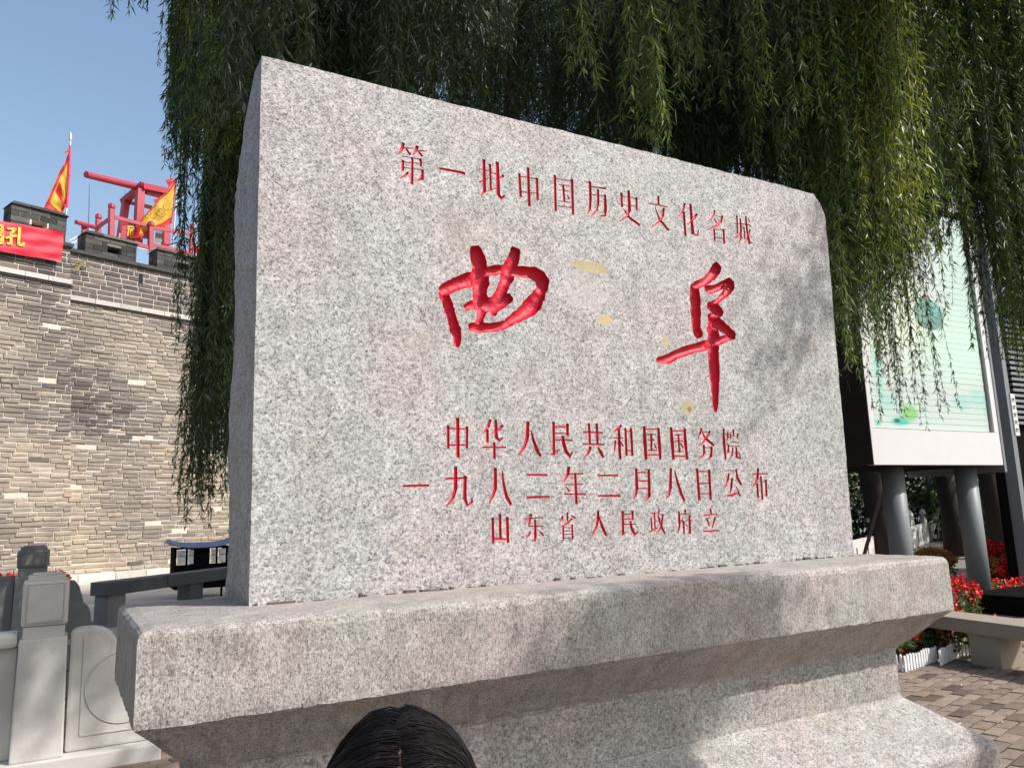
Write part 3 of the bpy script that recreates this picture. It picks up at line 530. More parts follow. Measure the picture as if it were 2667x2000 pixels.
infos = []
for b in bricks:
    s = (b[0]+b[1])/2; c = wall_pt(s, b[4], b[2]); q = proj(c[:]); inn = q[2] > 0 and -10 < q[0] < 600 and 500 < q[1] < 1510
    infos.append(((q[2]/max(.1, (b[1]-b[0])) if inn else 1e6), b))
infos.sort(key=lambda t: t[0])
def unitbrick(t):
    b = MB(); fl = -.5
    lo = [(-.5, .5, -.5), (.5, .5, -.5), (.5, .5, .5), (-.5, .5, .5)]
    j = lambda a: random.uniform(-a, a)
    md = [(-.5+j(.006), -.38, -.5+j(.03)), (.5+j(.006), -.38, -.5+j(.03)), (.5+j(.006), -.38, .5+j(.03)), (-.5+j(.006), -.38, .5+j(.03))]
    hi = [(x*.965+j(.008), fl+j(.09), z*.80+j(.03)) for x, y, z in md]
    b.add(lo+md+hi, [(0, 1, 5, 4), (1, 2, 6, 5), (2, 3, 7, 6), (3, 0, 4, 7), (4, 5, 9, 8), (5, 6, 10, 9), (6, 7, 11, 10), (7, 4, 8, 11), (8, 9, 10, 11)], t)
    return b
VAR = {}
def brick_mesh(kind, t):
    key = (kind, int(round(t*11)))
    if key not in VAR:
        b = unitbrick(key[1]/11); me = bpy.data.meshes.new('brick'); me.from_pydata(b.v, [], b.f)
        a = me.attributes.new('tint', 'FLOAT', 'POINT'); a.data.foreach_set('value', b.t); me.materials.append(m_brick if kind == 'old' else m_gbrick); VAR[key] = me
    return VAR[key]
wo = Vector((0, 19.8, 0)); far_old = MB(); far_grey = MB(); UB = [unitbrick(.5) for _ in range(12)]; cnt = 0
for sc_, (a, b, z, h, off, kind, _) in infos:
    t = tint_old((a+b)/2, z) if kind == 'old' else min(1, max(0, random.gauss(.5, .22)))
    hh = h-(.016 if kind == 'old' else .019); pr = random.uniform(0, .022 if kind == 'old' else .006)
    if kind == 'old': hh -= random.uniform(0, .022)*(random.random() < .5)
    c = wall_pt((a+b)/2, off-pr+.045, z)
    if cnt < 300 and sc_ < 1e5:
        o = bpy.data.objects.new('brick', brick_mesh(kind, t)); C.objects.link(o); o.parent = wall; o.location = c-wo; o.rotation_euler = (0, 0, RZW+random.uniform(-.02, .02)); o.scale = (b-a, .09, hh); cnt += 1
    else:
        u = random.choice(UB); cs, sn = WD[0], WD[1]; V = []
        for x, y, zz in u.v:
            X_ = x*(b-a); Y_ = y*.09; V.append((c.x+X_*cs-Y_*sn, c.y+X_*sn+Y_*cs, c.z+zz*hh))
        (far_old if kind == 'old' else far_grey).add(V, u.f, t)
tag(far_old.build('brickwork', m_brick, wall, recalc=False), kind='stuff'); tag(far_grey.build('parapet_brickwork', m_gbrick, wall, recalc=False), kind='stuff')
s = -8.6
def belt(s0, s1, z0, z1, off, n0=.52):
    s = s0
    while s < s1:
        L = n0*random.uniform(.85, 1.15); e = min(s+L, s1)
        MB().wbox(s+.004, e-.004, off-.075, off+.1, z0, z1, random.random()).build('belt_stone', m_belt, wall, bevel=.006); s += L
belt(-2.2, seam(7), 6.985, 7.095, -.3); belt(seam(6.8)+.02, 4.4, 6.725, 6.84, 0)
mb = MB(); mb.wbox(-8.6, -2.21, -.37, 0, 6.985, 7.095); mb.wbox(4.41, 9.6, -.07, .1, 6.725, 6.84); mb.build('belt_course', m_belt, wall)
mb = MB(); mb.wbox(-8.6, seam(6.9)+.03, -.345, 0, 6.94, 6.98); mb.wbox(seam(6.7), 9.6, -.04, .1, 6.68, 6.72); mb.build('drip_course', m_dbrick, wall)
mb = MB(); mb.wbox(-8.6, seam(7.9)+.04, -.37, .35, 7.85, 7.93); mb.wbox(seam(7.9)+.045, 9.6, -.08, .45, 7.845, 7.925); mb.build('coping', m_dbrick, wall)
MB().wbox(1.35, 1.43, -.014, .2, 7.44, 7.68).build('drain_slit', m_dark, wall)  # near-black box on the bricks standing in for the slit's shade
s = -.1                                             # base plinth stones
for off, z0, z1, k in ((-.55, 0, .50, .55), (-.42, .50, .66, .5)):
    s = -3.2
    while s < 5:
        L = .72*random.uniform(.85, 1.2); MB().wbox(s+.005, s+L-.005, off, .1, z0, z1, random.random()).build('plinth_stone', m_belt, wall, bevel=.012); s += L
def merlon(s0, s1, z0, z1, off, hole):
    m = empty('battlement', wall_pt((s0+s1)/2, off, z0)); m.parent = wall; m.location = m.location-wo
    core = MB(); hs0, hs1, hz0, hz1 = hole
    core.wbox(s0+.012, hs0, off+.012, off+.43, z0, z1-.1); core.wbox(hs1, s1-.012, off+.012, off+.43, z0, z1-.1); core.wbox(hs0, hs1, off+.012, off+.43, hz1, z1-.1); core.wbox(hs0, hs1, off+.012, off+.43, z0, hz0)
    core.build('core', m_mortar_g if off > -.1 else m_mortar, m)
    nr = max(2, round((z1-.1-z0)/.125)); h = (z1-.1-z0)/nr
    for r in range(nr):
        z = z0+h*(r+.5); s = s0-(.19 if r % 2 else 0)
        while s < s1:
            a, b = max(s, s0), min(s+.375, s1); s += .375
            parts = [(a, b)]
            if hz0-.03 < z < hz1+.03: parts = [(a, min(b, hs0)), (max(a, hs1), b)]
            for a_, b_ in parts:
                if b_-a_ > .04: MB().wbox(a_+.006, b_-.006, off-random.uniform(0, .008), off+.2, z-h/2+.006, z+h/2-.006, random.random()).build('brick', m_dbrick, m)
        MB().wbox(s0-.004, s0+.02, off+.22, off+.44, z-h/2+.006, z+h/2-.006, random.random()).build('brick', m_dbrick, m)
    sl_ = (s1-s0)/3
    P0, P1 = z1-.1, z1
    for k in range(3):
        a, b = s0+sl_*k+.004, s0+sl_*(k+1)-.004
        aa = a-.03 if k == 0 else a; bb = b+.03 if k == 2 else b
        mb = MB(); mb.hexa([wall_pt(aa, off-.05, P0), wall_pt(bb, off-.05, P0), wall_pt(bb, off+.48, P0), wall_pt(aa, off+.48, P0), wall_pt(a+(.05 if k == 0 else 0), off+.06, P1), wall_pt(b-(.05 if k == 2 else 0), off+.06, P1), wall_pt(b-(.05 if k == 2 else 0), off+.36, P1), wall_pt(a+(.05 if k == 0 else 0), off+.36, P1)], random.random()).build('cap_stone', m_dbrick, m)
    MB().wbox(hs0+.002, hs1-.002, off+.36, off+.38, hz0, hz1).build('loophole', m_dark, m)
merlon(-1.55, -.44, 7.93, 8.64, -.3, (-1.14, -.83, 8.10, 8.30))
merlon(.08, 1.26, 7.925, 8.49, 0, (.58, .90, 8.02, 8.2))
merlon(1.76, 2.92, 7.925, 8.49, 0, (2.28, 2.58, 8.02, 8.2))
merlon(3.4, 4.6, 7.925, 8.49, 0, (3.88, 4.2, 8.02, 8.2))
merlon(-3.1, -2.0, 7.93, 8.64, -.3, (-2.7, -2.4, 8.10, 8.30))

# ------------------------------------------------------------------ things on and over the wall
def zp(o, s, x, y): return (o[0]+x/s, o[1]+y/s)
# banner
ban = empty('banner', wall_pt(-1.2, -.43, 7.6), 'long red cloth banner with yellow characters hung over the brick parapet', 'banner')
c00 = onW(160, 682, -.44); c01 = onW(167, 605, -.44); l0 = onW(0, 655, -.44); l1 = onW(0, 575, -.44)
c10 = c00+(l0-c00)*2.6; c11 = c01+(l1-c01)*2.6
mb = MB(); NU, NV = 110, 12; V = []
nv = Vector((WN[0], WN[1], 0))
for i in range(NU+1):
    for j in range(NV+1):
        u, v = i/NU, j/NV; p = (c00*(1-u)+c10*u)*(1-v)+(c01*(1-u)+c11*u)*v
        p = p+nv*(.010*math.sin(u*33+v*9)*math.exp(-u*1.5)+.012*math.sin(v*17+u*6)+.006*math.sin(v*31-u*25)); V.append(p)
mb.add(V, [(i*(NV+1)+j, (i+1)*(NV+1)+j, (i+1)*(NV+1)+j+1, i*(NV+1)+j+1) for i in range(NU) for j in range(NV)])
m_cloth = plain('red_banner_cloth', (.56, .010, .035), .6, 0, .08, 2, .05)
mb.build('cloth', m_cloth, ban, smooth=True)
O, S = (0, 420), 5.923
def wstroke(mb, pts, w, off, th=.002, o=O, s=S):
    for a, b in zip(pts[:-1], pts[1:]):
        A = onW(*zp(o, s, *a), off); B = onW(*zp(o, s, *b), off); d = (B-A).normalized(); A2 = A-d*w*.45; B2 = B+d*w*.45
        side = d.cross(nv).normalized()*w/2
        mb.hexa([A2-side, B2-side, B2-side+nv*th, A2-side+nv*th, A2+side, B2+side, B2+side+nv*th, A2+side+nv*th])
k = MB()
for pts, w in (([(128, 1038), (235, 1046), (180, 1108)], .048), ([(172, 1105), (172, 1275), (130, 1268)], .052), ([(103, 1180), (245, 1148)], .045), ([(302, 1035), (285, 1285), (355, 1300), (366, 1270)], .052)): wstroke(k, pts, w, -.468)
k.build('lettering', m_yel, ban)['label'] = 'yellow character 孔 on the banner'
k = MB()
for pts, w in (([(-60, 985), (38, 992), (38, 1095), (-60, 1090)], .045), ([(-60, 1042), (38, 1046)], .035), ([(-60, 1132), (45, 1140), (40, 1258), (-2, 1262)], .05), ([(-60, 1190), (5, 1190), (5, 1235), (-60, 1235)], .035)): wstroke(k, pts, w, -.468)
k.build('lettering', m_yel, ban)['label'] = 'yellow character cut by the left edge of the photo'
# flags
def flag(name, A, B, D, E, off, label, border, nu=26, nv_=20, fold=.06, emblem=None, cols=None):
    f = empty(name, onW(*B, off)-Vector((0, 0, .4)), label, 'flag')
    A, B, D, E = [onW(*q, off) for q in (A, B, D, E)]
    mb = MB(); V = []
    for i in range(nu+1):
        for j in range(nv_+1):
            u, v = i/nu, j/nv_; p = (B*(1-u)+E*u)*(1-v)+(A*(1-u)+D*u)*v
            p = p+nv*(fold*math.sin(u*9+v*3)*u+.4*fold*math.sin(u*21-v*7))+Vector((0, 0, .02*math.sin(u*14+v*2))); V.append(p)
    for i in range(nu):
        for j in range(nv_):
            mb.f.append((i*(nv_+1)+j, (i+1)*(nv_+1)+j, (i+1)*(nv_+1)+j+1, i*(nv_+1)+j+1))
            u, v = (i+.5)/nu, (j+.5)/nv_; bo_ = border
            mb.m.append(1 if (u > 1-bo_ or v < bo_*1.2 or v > 1-bo_ or u < bo_*.4 or (cols and cols(u, v))) else 0)
    mb.v = [tuple(p) for p in V]; mb.t = [.5]*len(V)
    mb.build('flag_cloth', [m_fy, m_fr], f, smooth=True, recalc=False)
    return f
def clothmat(name, c):
    m = NT(name); b = m.fin(m.mix(m.noise(7, 3), tuple(v*.85 for v in c), c), .55); out = m.t.nodes['Material Output']
    tr = m.n('ShaderNodeBsdfTranslucent'); tr.inputs[0].default_value = c4(c); mx = m.n('ShaderNodeMixShader'); mx.inputs[0].default_value = .45
    m.l(m.b.outputs[0], mx.inputs[1]); m.l(tr.outputs[0], mx.inputs[2]); m.l(mx.outputs[0], out.inputs[0]); return m.m
m_fy = clothmat('yellow_silk', (.80, .50, .05)); m_fr = clothmat('red_silk', (.72, .03, .02))
m_pink = plain('pink_red_sleeve', (.66, .03, .12), .5)
f1 = flag('flag', (184, 388), (174, 520), (113, 543), (162, 562), .55, 'orange and red flag hanging limp from the spear-tipped pole over the left battlement', .13, cols=lambda u, v: .45 < u < .62 and v < .8, fold=.05)
MB().tube([onW(169, 655, .5), onW(172, 560, .5), onW(174, 540, .5)], .02, 8).build('pole', m_steel, f1)
MB().tube([onW(174, 542, .5), onW(180, 460, .5), onW(183, 380, .5)], .028, 8).build('pole_sleeve', m_pink, f1)
mb = MB(); a = onW(183, 380, .5); b = onW(183.5, 345, .5); d = b-a
mb.tube([a, a+d*.35, a+d*.42, a+d*.7, b], [.018, .018, .035, .04, .003], 8).build('spear_tip', m_steel, f1)
MB().prism([onW(183, 385, .46), onW(165, 399, .46), onW(180, 397, .46)], nv*.01).build('streamer', m_fr, f1)
f2 = flag('flag', (461, 468), (447, 583), (362, 577), (350, 622), 1.1, 'yellow dragon flag with red border spread wide in front of the red timber frame', .11, fold=.05)
MB().tube([onW(462, 466, 1.1), onW(446, 700, 1.1)], .022, 8).build('pole', m_steel, f2)
mb = MB(); O4, S4 = (180, 420), 5.925
def curl(cx, cy, r, a0, a1, k=0):
    P = []
    for i in range(13):
        t = a0+(a1-a0)*i/12; rr = r*(1-k*i/12); P.append(onW(*zp(O4, S4, cx+rr*math.cos(t), cy+rr*math.sin(t)), 1.02))
    mb.tube(P, .0065, 4)
curl(1430, 770, 50, 0, 6.5, .5); curl(1420, 790, 75, .3, 4.5, .2); curl(1290, 840, 60, -1, 4.2, .4); curl(1210, 850, 40, 2, 6, .3); curl(1500, 700, 60, 1, 4, .3); curl(1350, 720, 35, 2, 5.5, .2)
mb.build('emblem', plain('dark_ink', (.10, .07, .02), .7), f2)
for pa, pb, pc in (((430, 470), (455, 462), (440, 482)), ((400, 520), (425, 512), (405, 532)), ((435, 476), (461, 468), (440, 490))):
    MB().prism([onW(*pa, 1.08), onW(*pb, 1.08), onW(*pc, 1.08)], nv*.01).build('streamer', m_fr, f2)
f3 = flag('flag', (525, 628), (535, 690), (503, 650), (532, 712), .5, 'small red flag drooping beside the willow leaves at the far end of the battlements', .45, fold=.05)
MB().tube([onW(527, 620, .5), onW(530, 720, .5)], .02, 8).build('pole', m_steel, f3)
# red timber frame with its logs
fr = empty('timber_frame', wall_pt(1.3, 1.6, 7.95), 'red painted timber frame with a thick log beam jutting out above the battlements', 'timber frame')
def W4(x, y, off): return onW(*zp(O4, S4, x, y), off)
mb = MB(); mb.tube([W4(262, 208, 1.3), W4(1060, 400, 1.9), W4(1500, 520, 2.2)], [.085, .095, .095], 14).build('log_beam', m_redwood, fr, smooth=False)
for a, b, w in (((1095, 440, 1.7), (1055, 1300, 1.7), .19), ((880, 610, 2.3), (775, 1300, 2.0), .17), ((1500, 480, 1.9), (1490, 1300, 1.9), .18)):
    MB().bar(W4(*a), W4(*b), w).build('post', m_redwood, fr, bevel=.01)
for a, b, w, h in (((830, 640, 2.4), (1160, 355, 1.6), .17, .15), ((1120, 385, 1.6), (1560, 480, 1.9), .16, .17), ((1180, 480, 1.75), (1480, 560, 1.95), .09, .10), ((940, 640, 2.2), (1270, 715, 2.2), .09, .09), ((780, 1000, 2.0), (1100, 1010, 1.75), .05, .35)):
    MB().bar(W4(*a), W4(*b), w, h).build('beam', m_redwood, fr, bevel=.01)
fe = empty('wooden_railing', wall_pt(.9, 1.2, 7.95), 'red wooden railing with knobbed posts standing in front of the timber frame', 'railing')
for x0, y0, x1, y1, off, w in ((655, 745, 648, 1300, 1.2, .13), (452, 905, 440, 1250, 1.9, .12), (233, 1065, 205, 1330, 1.6, .11), (1262, 1020, 1255, 1390, 1.0, .12), (1898, 1050, 1875, 1430, 1.0, .09)):
    MB().bar(W4(x0, y0, off), W4(x1, y1, off), w).build('post', m_redwood, fe, bevel=.012)
    t = W4(x0, y0, off); MB().lathe(t+Vector((0, 0, -.02)), [(w*.45, 0), (w*.4, .02), (w*.62, .04), (w*.68, .07), (w*.66, .14), (w*.5, .17), (.01, .175)], 8).build('knob', m_redwood, fe)
for a, b, w, h in (((700, 865, 1.15), (1270, 1010, 1.05), .05, .09), ((640, 880, 1.2), (430, 1030, 1.9), .05, .09), ((1010, 1260, 1.0), (1260, 1345, 1.0), .06, .10), ((1300, 1030, 1.0), (1880, 1120, 1.0), .05, .09), ((1290, 1290, 1.0), (1880, 1420, 1.0), .05, .09)):
    MB().bar(W4(*a), W4(*b), w, h).build('rail', m_redwood, fe)
for P4 in (((1115, 1060), (1225, 1060), (1225, 1200), (1110, 1190)), ((1340, 1080), (1440, 1080), (1430, 1250), (1330, 1250))):
    MB().prism([W4(x, y, 1.15) for x, y in P4], nv*.02).build('panel', m_marble_d, fe)
MB().prism([W4(x, y, 1.5) for x, y in ((820, 1000), (1010, 1010), (1010, 1230), (800, 1190))], nv*.03).build('panel', m_redwood, fe)
k = MB()
for pts, w in (([(905, 1010), (985, 1010)], .03), ([(895, 1045), (990, 1048)], .025), ([(925, 1000), (905, 1150)], .03), ([(945, 1070), (985, 1070), (985, 1180), (945, 1175), (945, 1070)], .025), ([(945, 1120), (985, 1122)], .02)): wstroke(k, pts, w, 1.47, o=O4, s=S4)
k.build('lettering', m_yel, fe)
MB().tube([W4(105, 940, 1.4), W4(420, 1025, 1.6)], .055, 12).build('log_beam', m_redwood, fe)
mb = MB(); sr = empty('steel_handrail', wall_pt(-.2, .6, 7.95), 'thin pale steel handrail in the gap between the two left battlements', 'railing')
for a, b in (((0, 1230, .9), (330, 1060, 1.4)), ((30, 1270, .9), (230, 1190, 1.2)), ((145, 1150, 1.0), (145, 1330, 1.0)), ((1060, 1345, .9), (1280, 1385, 1.0))): MB().tube([W4(*a), W4(*b)], .016, 6).build('rail', m_white, sr)
for px, py0, py1, nme in ((232, 480, 590, 0), (325, 495, 560, 1)):
    ae = empty('antenna_mast', wall_pt(2, 9, 8), 'thin dark antenna mast standing in the sky '+('under the end of the log beam' if nme == 0 else 'just left of the timber frame posts'), 'antenna')
    MB().tube([onW(px-3, py1+60, 9), onW(px, (py0+py1)/2, 9), onW(px+1, py0, 9)], [.018, .014, .008], 6).build('mast', m_dstone, ae)
# loose straw tuft on the wall
tw = MB()
for k_ in range(14):
    a = onW(212+random.uniform(-4, 4), 692+random.uniform(-3, 3), -.05); d = Vector((random.uniform(-.28, .28), -.05, random.uniform(-.12, .12)-.05))
    tw.tube([a, a+d*.5+Vector((0, 0, .03)), a+d], .006, 4)
tag(tw.build('straw_tuft', plain('straw', (.42, .36, .16), .9)), 'tuft of dry yellow straw growing from the parapet bricks below the left gap', 'straw', kind='stuff')

# ------------------------------------------------------------------ terrace, far railing, stone bench, kiosk on the left
mb = MB(); mb.box(-12, 12, 9.62, 24, -.4, .455); tag(mb.build('terrace', plain('terrace_paving', (.46, .41, .35), .9, 0, .15, 2)), kind='structure')
rw = empty('retaining_wall', (0, 9.6, 0), 'low shaded retaining wall of grey stone blocks behind the near railing', 'wall')
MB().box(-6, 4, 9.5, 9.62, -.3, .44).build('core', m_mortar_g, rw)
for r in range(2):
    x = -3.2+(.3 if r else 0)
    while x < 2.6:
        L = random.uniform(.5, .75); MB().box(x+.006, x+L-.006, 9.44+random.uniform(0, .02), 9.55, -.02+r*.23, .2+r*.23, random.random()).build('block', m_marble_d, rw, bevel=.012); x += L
def stone_post(parent, x, y, z, h, w, mat, name='post', cap=.26, tilt=0):
    b = MB(); hh = h-cap
    b.hexa([(x-w/2-.012, y-w/2-.012, z), (x+w/2+.012, y-w/2-.012, z), (x+w/2+.012, y+w/2+.012, z), (x-w/2-.012, y+w/2+.012, z), (x-w/2, y-w/2, z+hh-.05), (x+w/2, y-w/2, z+hh-.05), (x+w/2, y+w/2, z+hh-.05), (x-w/2, y+w/2, z+hh-.05)])
    o = b.build(name, mat, parent, bevel=.012)
    k = w/2-.018; c = MB(); c.box(x-k, x+k, y-k, y+k, z+hh-.051, z+hh+.03); c.build('post_neck', mat, parent, bevel=.008)
    q = w/2-.004; c = MB(); c.box(x-q, x+q, y-q, y+q, z+hh+.031, z+h-.045); c.build('post_cap', mat, parent, bevel=.02)
    c = MB(); q2 = w/2-.03; c.box(x-q2, x+q2, y-q2, y+q2, z+h-.046, z+h-.012); c.box(x-q2*.8, x+q2*.8, y-q2*.8, y+q2*.8, z+h-.012, z+h); c.build('post_crown', mat, parent, bevel=.006)
    c = MB(); d = .007; z0, z1 = z+hh+.055, z+h-.07; e = q-.03
    c.box(x-e, x+e, y-q-d, y-q+.002, z0, z1); c.build('cap_panel', mat, parent, bevel=.012)
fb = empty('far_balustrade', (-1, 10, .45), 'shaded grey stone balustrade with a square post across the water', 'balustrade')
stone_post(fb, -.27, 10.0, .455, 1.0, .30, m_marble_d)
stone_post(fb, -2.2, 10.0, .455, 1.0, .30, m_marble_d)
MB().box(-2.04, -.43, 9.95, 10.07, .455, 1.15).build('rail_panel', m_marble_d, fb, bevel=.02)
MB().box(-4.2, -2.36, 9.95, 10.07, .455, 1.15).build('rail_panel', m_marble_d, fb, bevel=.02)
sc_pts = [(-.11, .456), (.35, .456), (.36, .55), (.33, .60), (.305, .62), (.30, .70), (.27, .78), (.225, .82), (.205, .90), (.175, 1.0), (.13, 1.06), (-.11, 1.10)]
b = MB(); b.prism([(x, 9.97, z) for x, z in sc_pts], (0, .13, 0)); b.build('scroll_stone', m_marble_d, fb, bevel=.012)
bn = empty('stone_bench', (1, 11, .455), 'long dark stone bench on block legs behind the left corner of the pedestal', 'bench')
A = onZ(235.5, 1516.5, .98); A2 = onZ(282, 1517, .98); dirb = (onZ(584, 1480, .98)-A2); dirb.z = 0; dn = dirb.normalized(); nb = (A-A2); nb.z = 0
def bslab(t0, t1): 
    p = A2+dn*t0; q = A2+dn*t1; return [p, q, q+nb, p+nb]
for t0, t1 in ((0, 1.05), (1.06, 2.6), (2.61, 4.0)):
    b = MB(); P = bslab(t0, t1); b.hexa([v-Vector((0, 0, .155)) for v in P]+[v for v in P]); b.build('seat_slab', m_dstone, bn, bevel=.008)
for t0, t1 in ((.04, .34), (1.55, 1.85), (3.3, 3.6)):
    b = MB(); p = A2+dn*t0+nb*.12; q = A2+dn*t1+nb*.12; P = [p, q, q+nb*.76, p+nb*.76]
    b.hexa([Vector((v.x, v.y, .45)) for v in P]+[Vector((v.x, v.y, .822)) for v in P]); b.build('leg', m_marble_d if t0 < 1 else m_dstone, bn, bevel=.015)
ko = empty('wooden_kiosk', (2, 14.2, .455), 'small dark wooden kiosk with blue grey upturned roof and tiny windows before the brick wall', 'kiosk')
kx0, kx1, ky = 1.56, 2.40, 13.9
b = MB()
for x in (kx0+.02, kx0+.19, kx1-.19, kx1-.03): b.box(x-.016, x+.016, ky-.016, ky+.016, .62, 1.27)
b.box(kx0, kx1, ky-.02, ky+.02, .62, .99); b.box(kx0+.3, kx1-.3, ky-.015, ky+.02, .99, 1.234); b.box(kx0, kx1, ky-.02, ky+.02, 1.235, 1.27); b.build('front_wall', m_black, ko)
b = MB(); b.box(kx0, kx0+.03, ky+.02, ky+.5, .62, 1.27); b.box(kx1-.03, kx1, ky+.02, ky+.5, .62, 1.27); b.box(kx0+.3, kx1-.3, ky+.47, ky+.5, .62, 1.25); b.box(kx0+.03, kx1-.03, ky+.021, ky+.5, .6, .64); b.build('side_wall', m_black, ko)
m_pane = plain('bright_view_sheet', (.72, .72, .74), .5)  # white sheet painted in as the bright view through the windows
for x0, x1 in ((kx0+.045, kx0+.165), (kx0+.21, kx0+.29), (kx1-.28, kx1-.21), (kx1-.165, kx1-.055)):
    w_ = MB(); w_.box(x0, x1, ky-.034, ky-.024, 1.0, 1.225); wo_ = w_.build('window', m_pane, ko)
    MB().box(x0, x1, ky-.04, ky-.035, 1.13, 1.138).build('glazing_bar', m_black, wo_)
b = MB(); V = []; n_ = 13
for i in range(n_):
    t = i/(n_-1)*2-1; x = (kx0+kx1)/2+t*.50; up_ = .085*abs(t)**3
    V += [(x, ky-.10, 1.262+up_), (x, ky+.25, 1.335+up_*.9), (x, ky+.62, 1.262+up_), (x, ky+.62, 1.25+up_), (x, ky-.10, 1.25+up_)]
b.add(V, [(i*5+k, i*5+(k+1) % 5, (i+1)*5+(k+1) % 5, (i+1)*5+k) for i in range(n_-1) for k in range(5)]+[(0, 1, 2, 3, 4), tuple((n_-1)*5+k for k in (4, 3, 2, 1, 0))])
b.build('roof', plain('blue_grey_roof', (.13, .18, .30), .6), ko)
b = MB()
for x in (kx0+.1, kx0+.34, kx1-.1): b.box(x-.015, x+.015, ky, ky+.03, .455, .62)
b.build('legs', m_black, ko)['kind'] = 'stuff'
# near balustrade
nbal = empty('stone_balustrade', (-1, 6.4, 0), 'pale stone balustrade with capped square post and carved end panel at lower left', 'balustrade')
b = MB(); b.box(-6, .675, 6.345, 6.95, -.15, .105); b.build('plinth', m_marble, nbal, bevel=.012)
stone_post(nbal, -.085, 6.53, .105, 1.21, .285, m_marble, cap=.38)
stone_post(nbal, -2.0, 6.53, .105, 1.21, .285, m_marble, cap=.38)
b = MB(); b.box(-1.85, -.235, 6.50, 6.60, .105, .83); b.build('rail_panel', m_marble, nbal, bevel=.015)
b = MB(); b.box(-1.85, -.235, 6.44, 6.66, .831, .93); b.build('handrail', m_marble, nbal, bevel=.03)
b = MB(); b.box(-1.7, -.36, 6.485, 6.501, .2, .74); b.build('raised_field', m_marble, nbal, bevel=.006)
dr = [(.078, .106), (.655, .106), (.66, .16)]
for t in range(0, 9): a = t/8*math.pi/2; dr.append((.66-.10*math.sin(a)-.0, .16+.22*t/8))
dr += [(.55, .52), (.53, .62), (.50, .70), (.45, .765), (.40, .80), (.372, .815), (.36, .835), (.34, .865), (.31, .893), (.275, .912), (.22, .922), (.15, .922), (.10, .915), (.078, .89)]
b = MB(); b.prism([(x, 6.47, z) for x, z in dr], (0, .15, 0)); end = b.build('drum_panel', m_marble, nbal, bevel=.02)
b = MB(); P = []                                   # recessed field outline and the carved ring as thin raised beads
b.bar((.165, 6.468, .205), (.165, 6.468, .86), .008, .01, (0, 1, 0)); b.bar((.165, 6.468, .205), (.64, 6.468, .205), .008, .01, (0, 1, 0)); b.build('carved_line', m_marble, end)
b = MB(); ring_ = [(.43+.245*math.cos(a), 6.467, .50+.245*math.sin(a)) for a in [math.radians(t) for t in range(105, 290, 6)]]; b.tube(ring_, .006, 6)
b.build('carved_ring', m_marble, end)
b = MB(); V = [(.43, 6.4655, .50)]+[(.43+.237*math.cos(math.radians(t)), 6.4655, .50+.237*math.sin(math.radians(t))) for t in range(95, 300, 6)]
b.prism(V, (0, .004, 0)); b.build('carved_disc', m_marble, end)

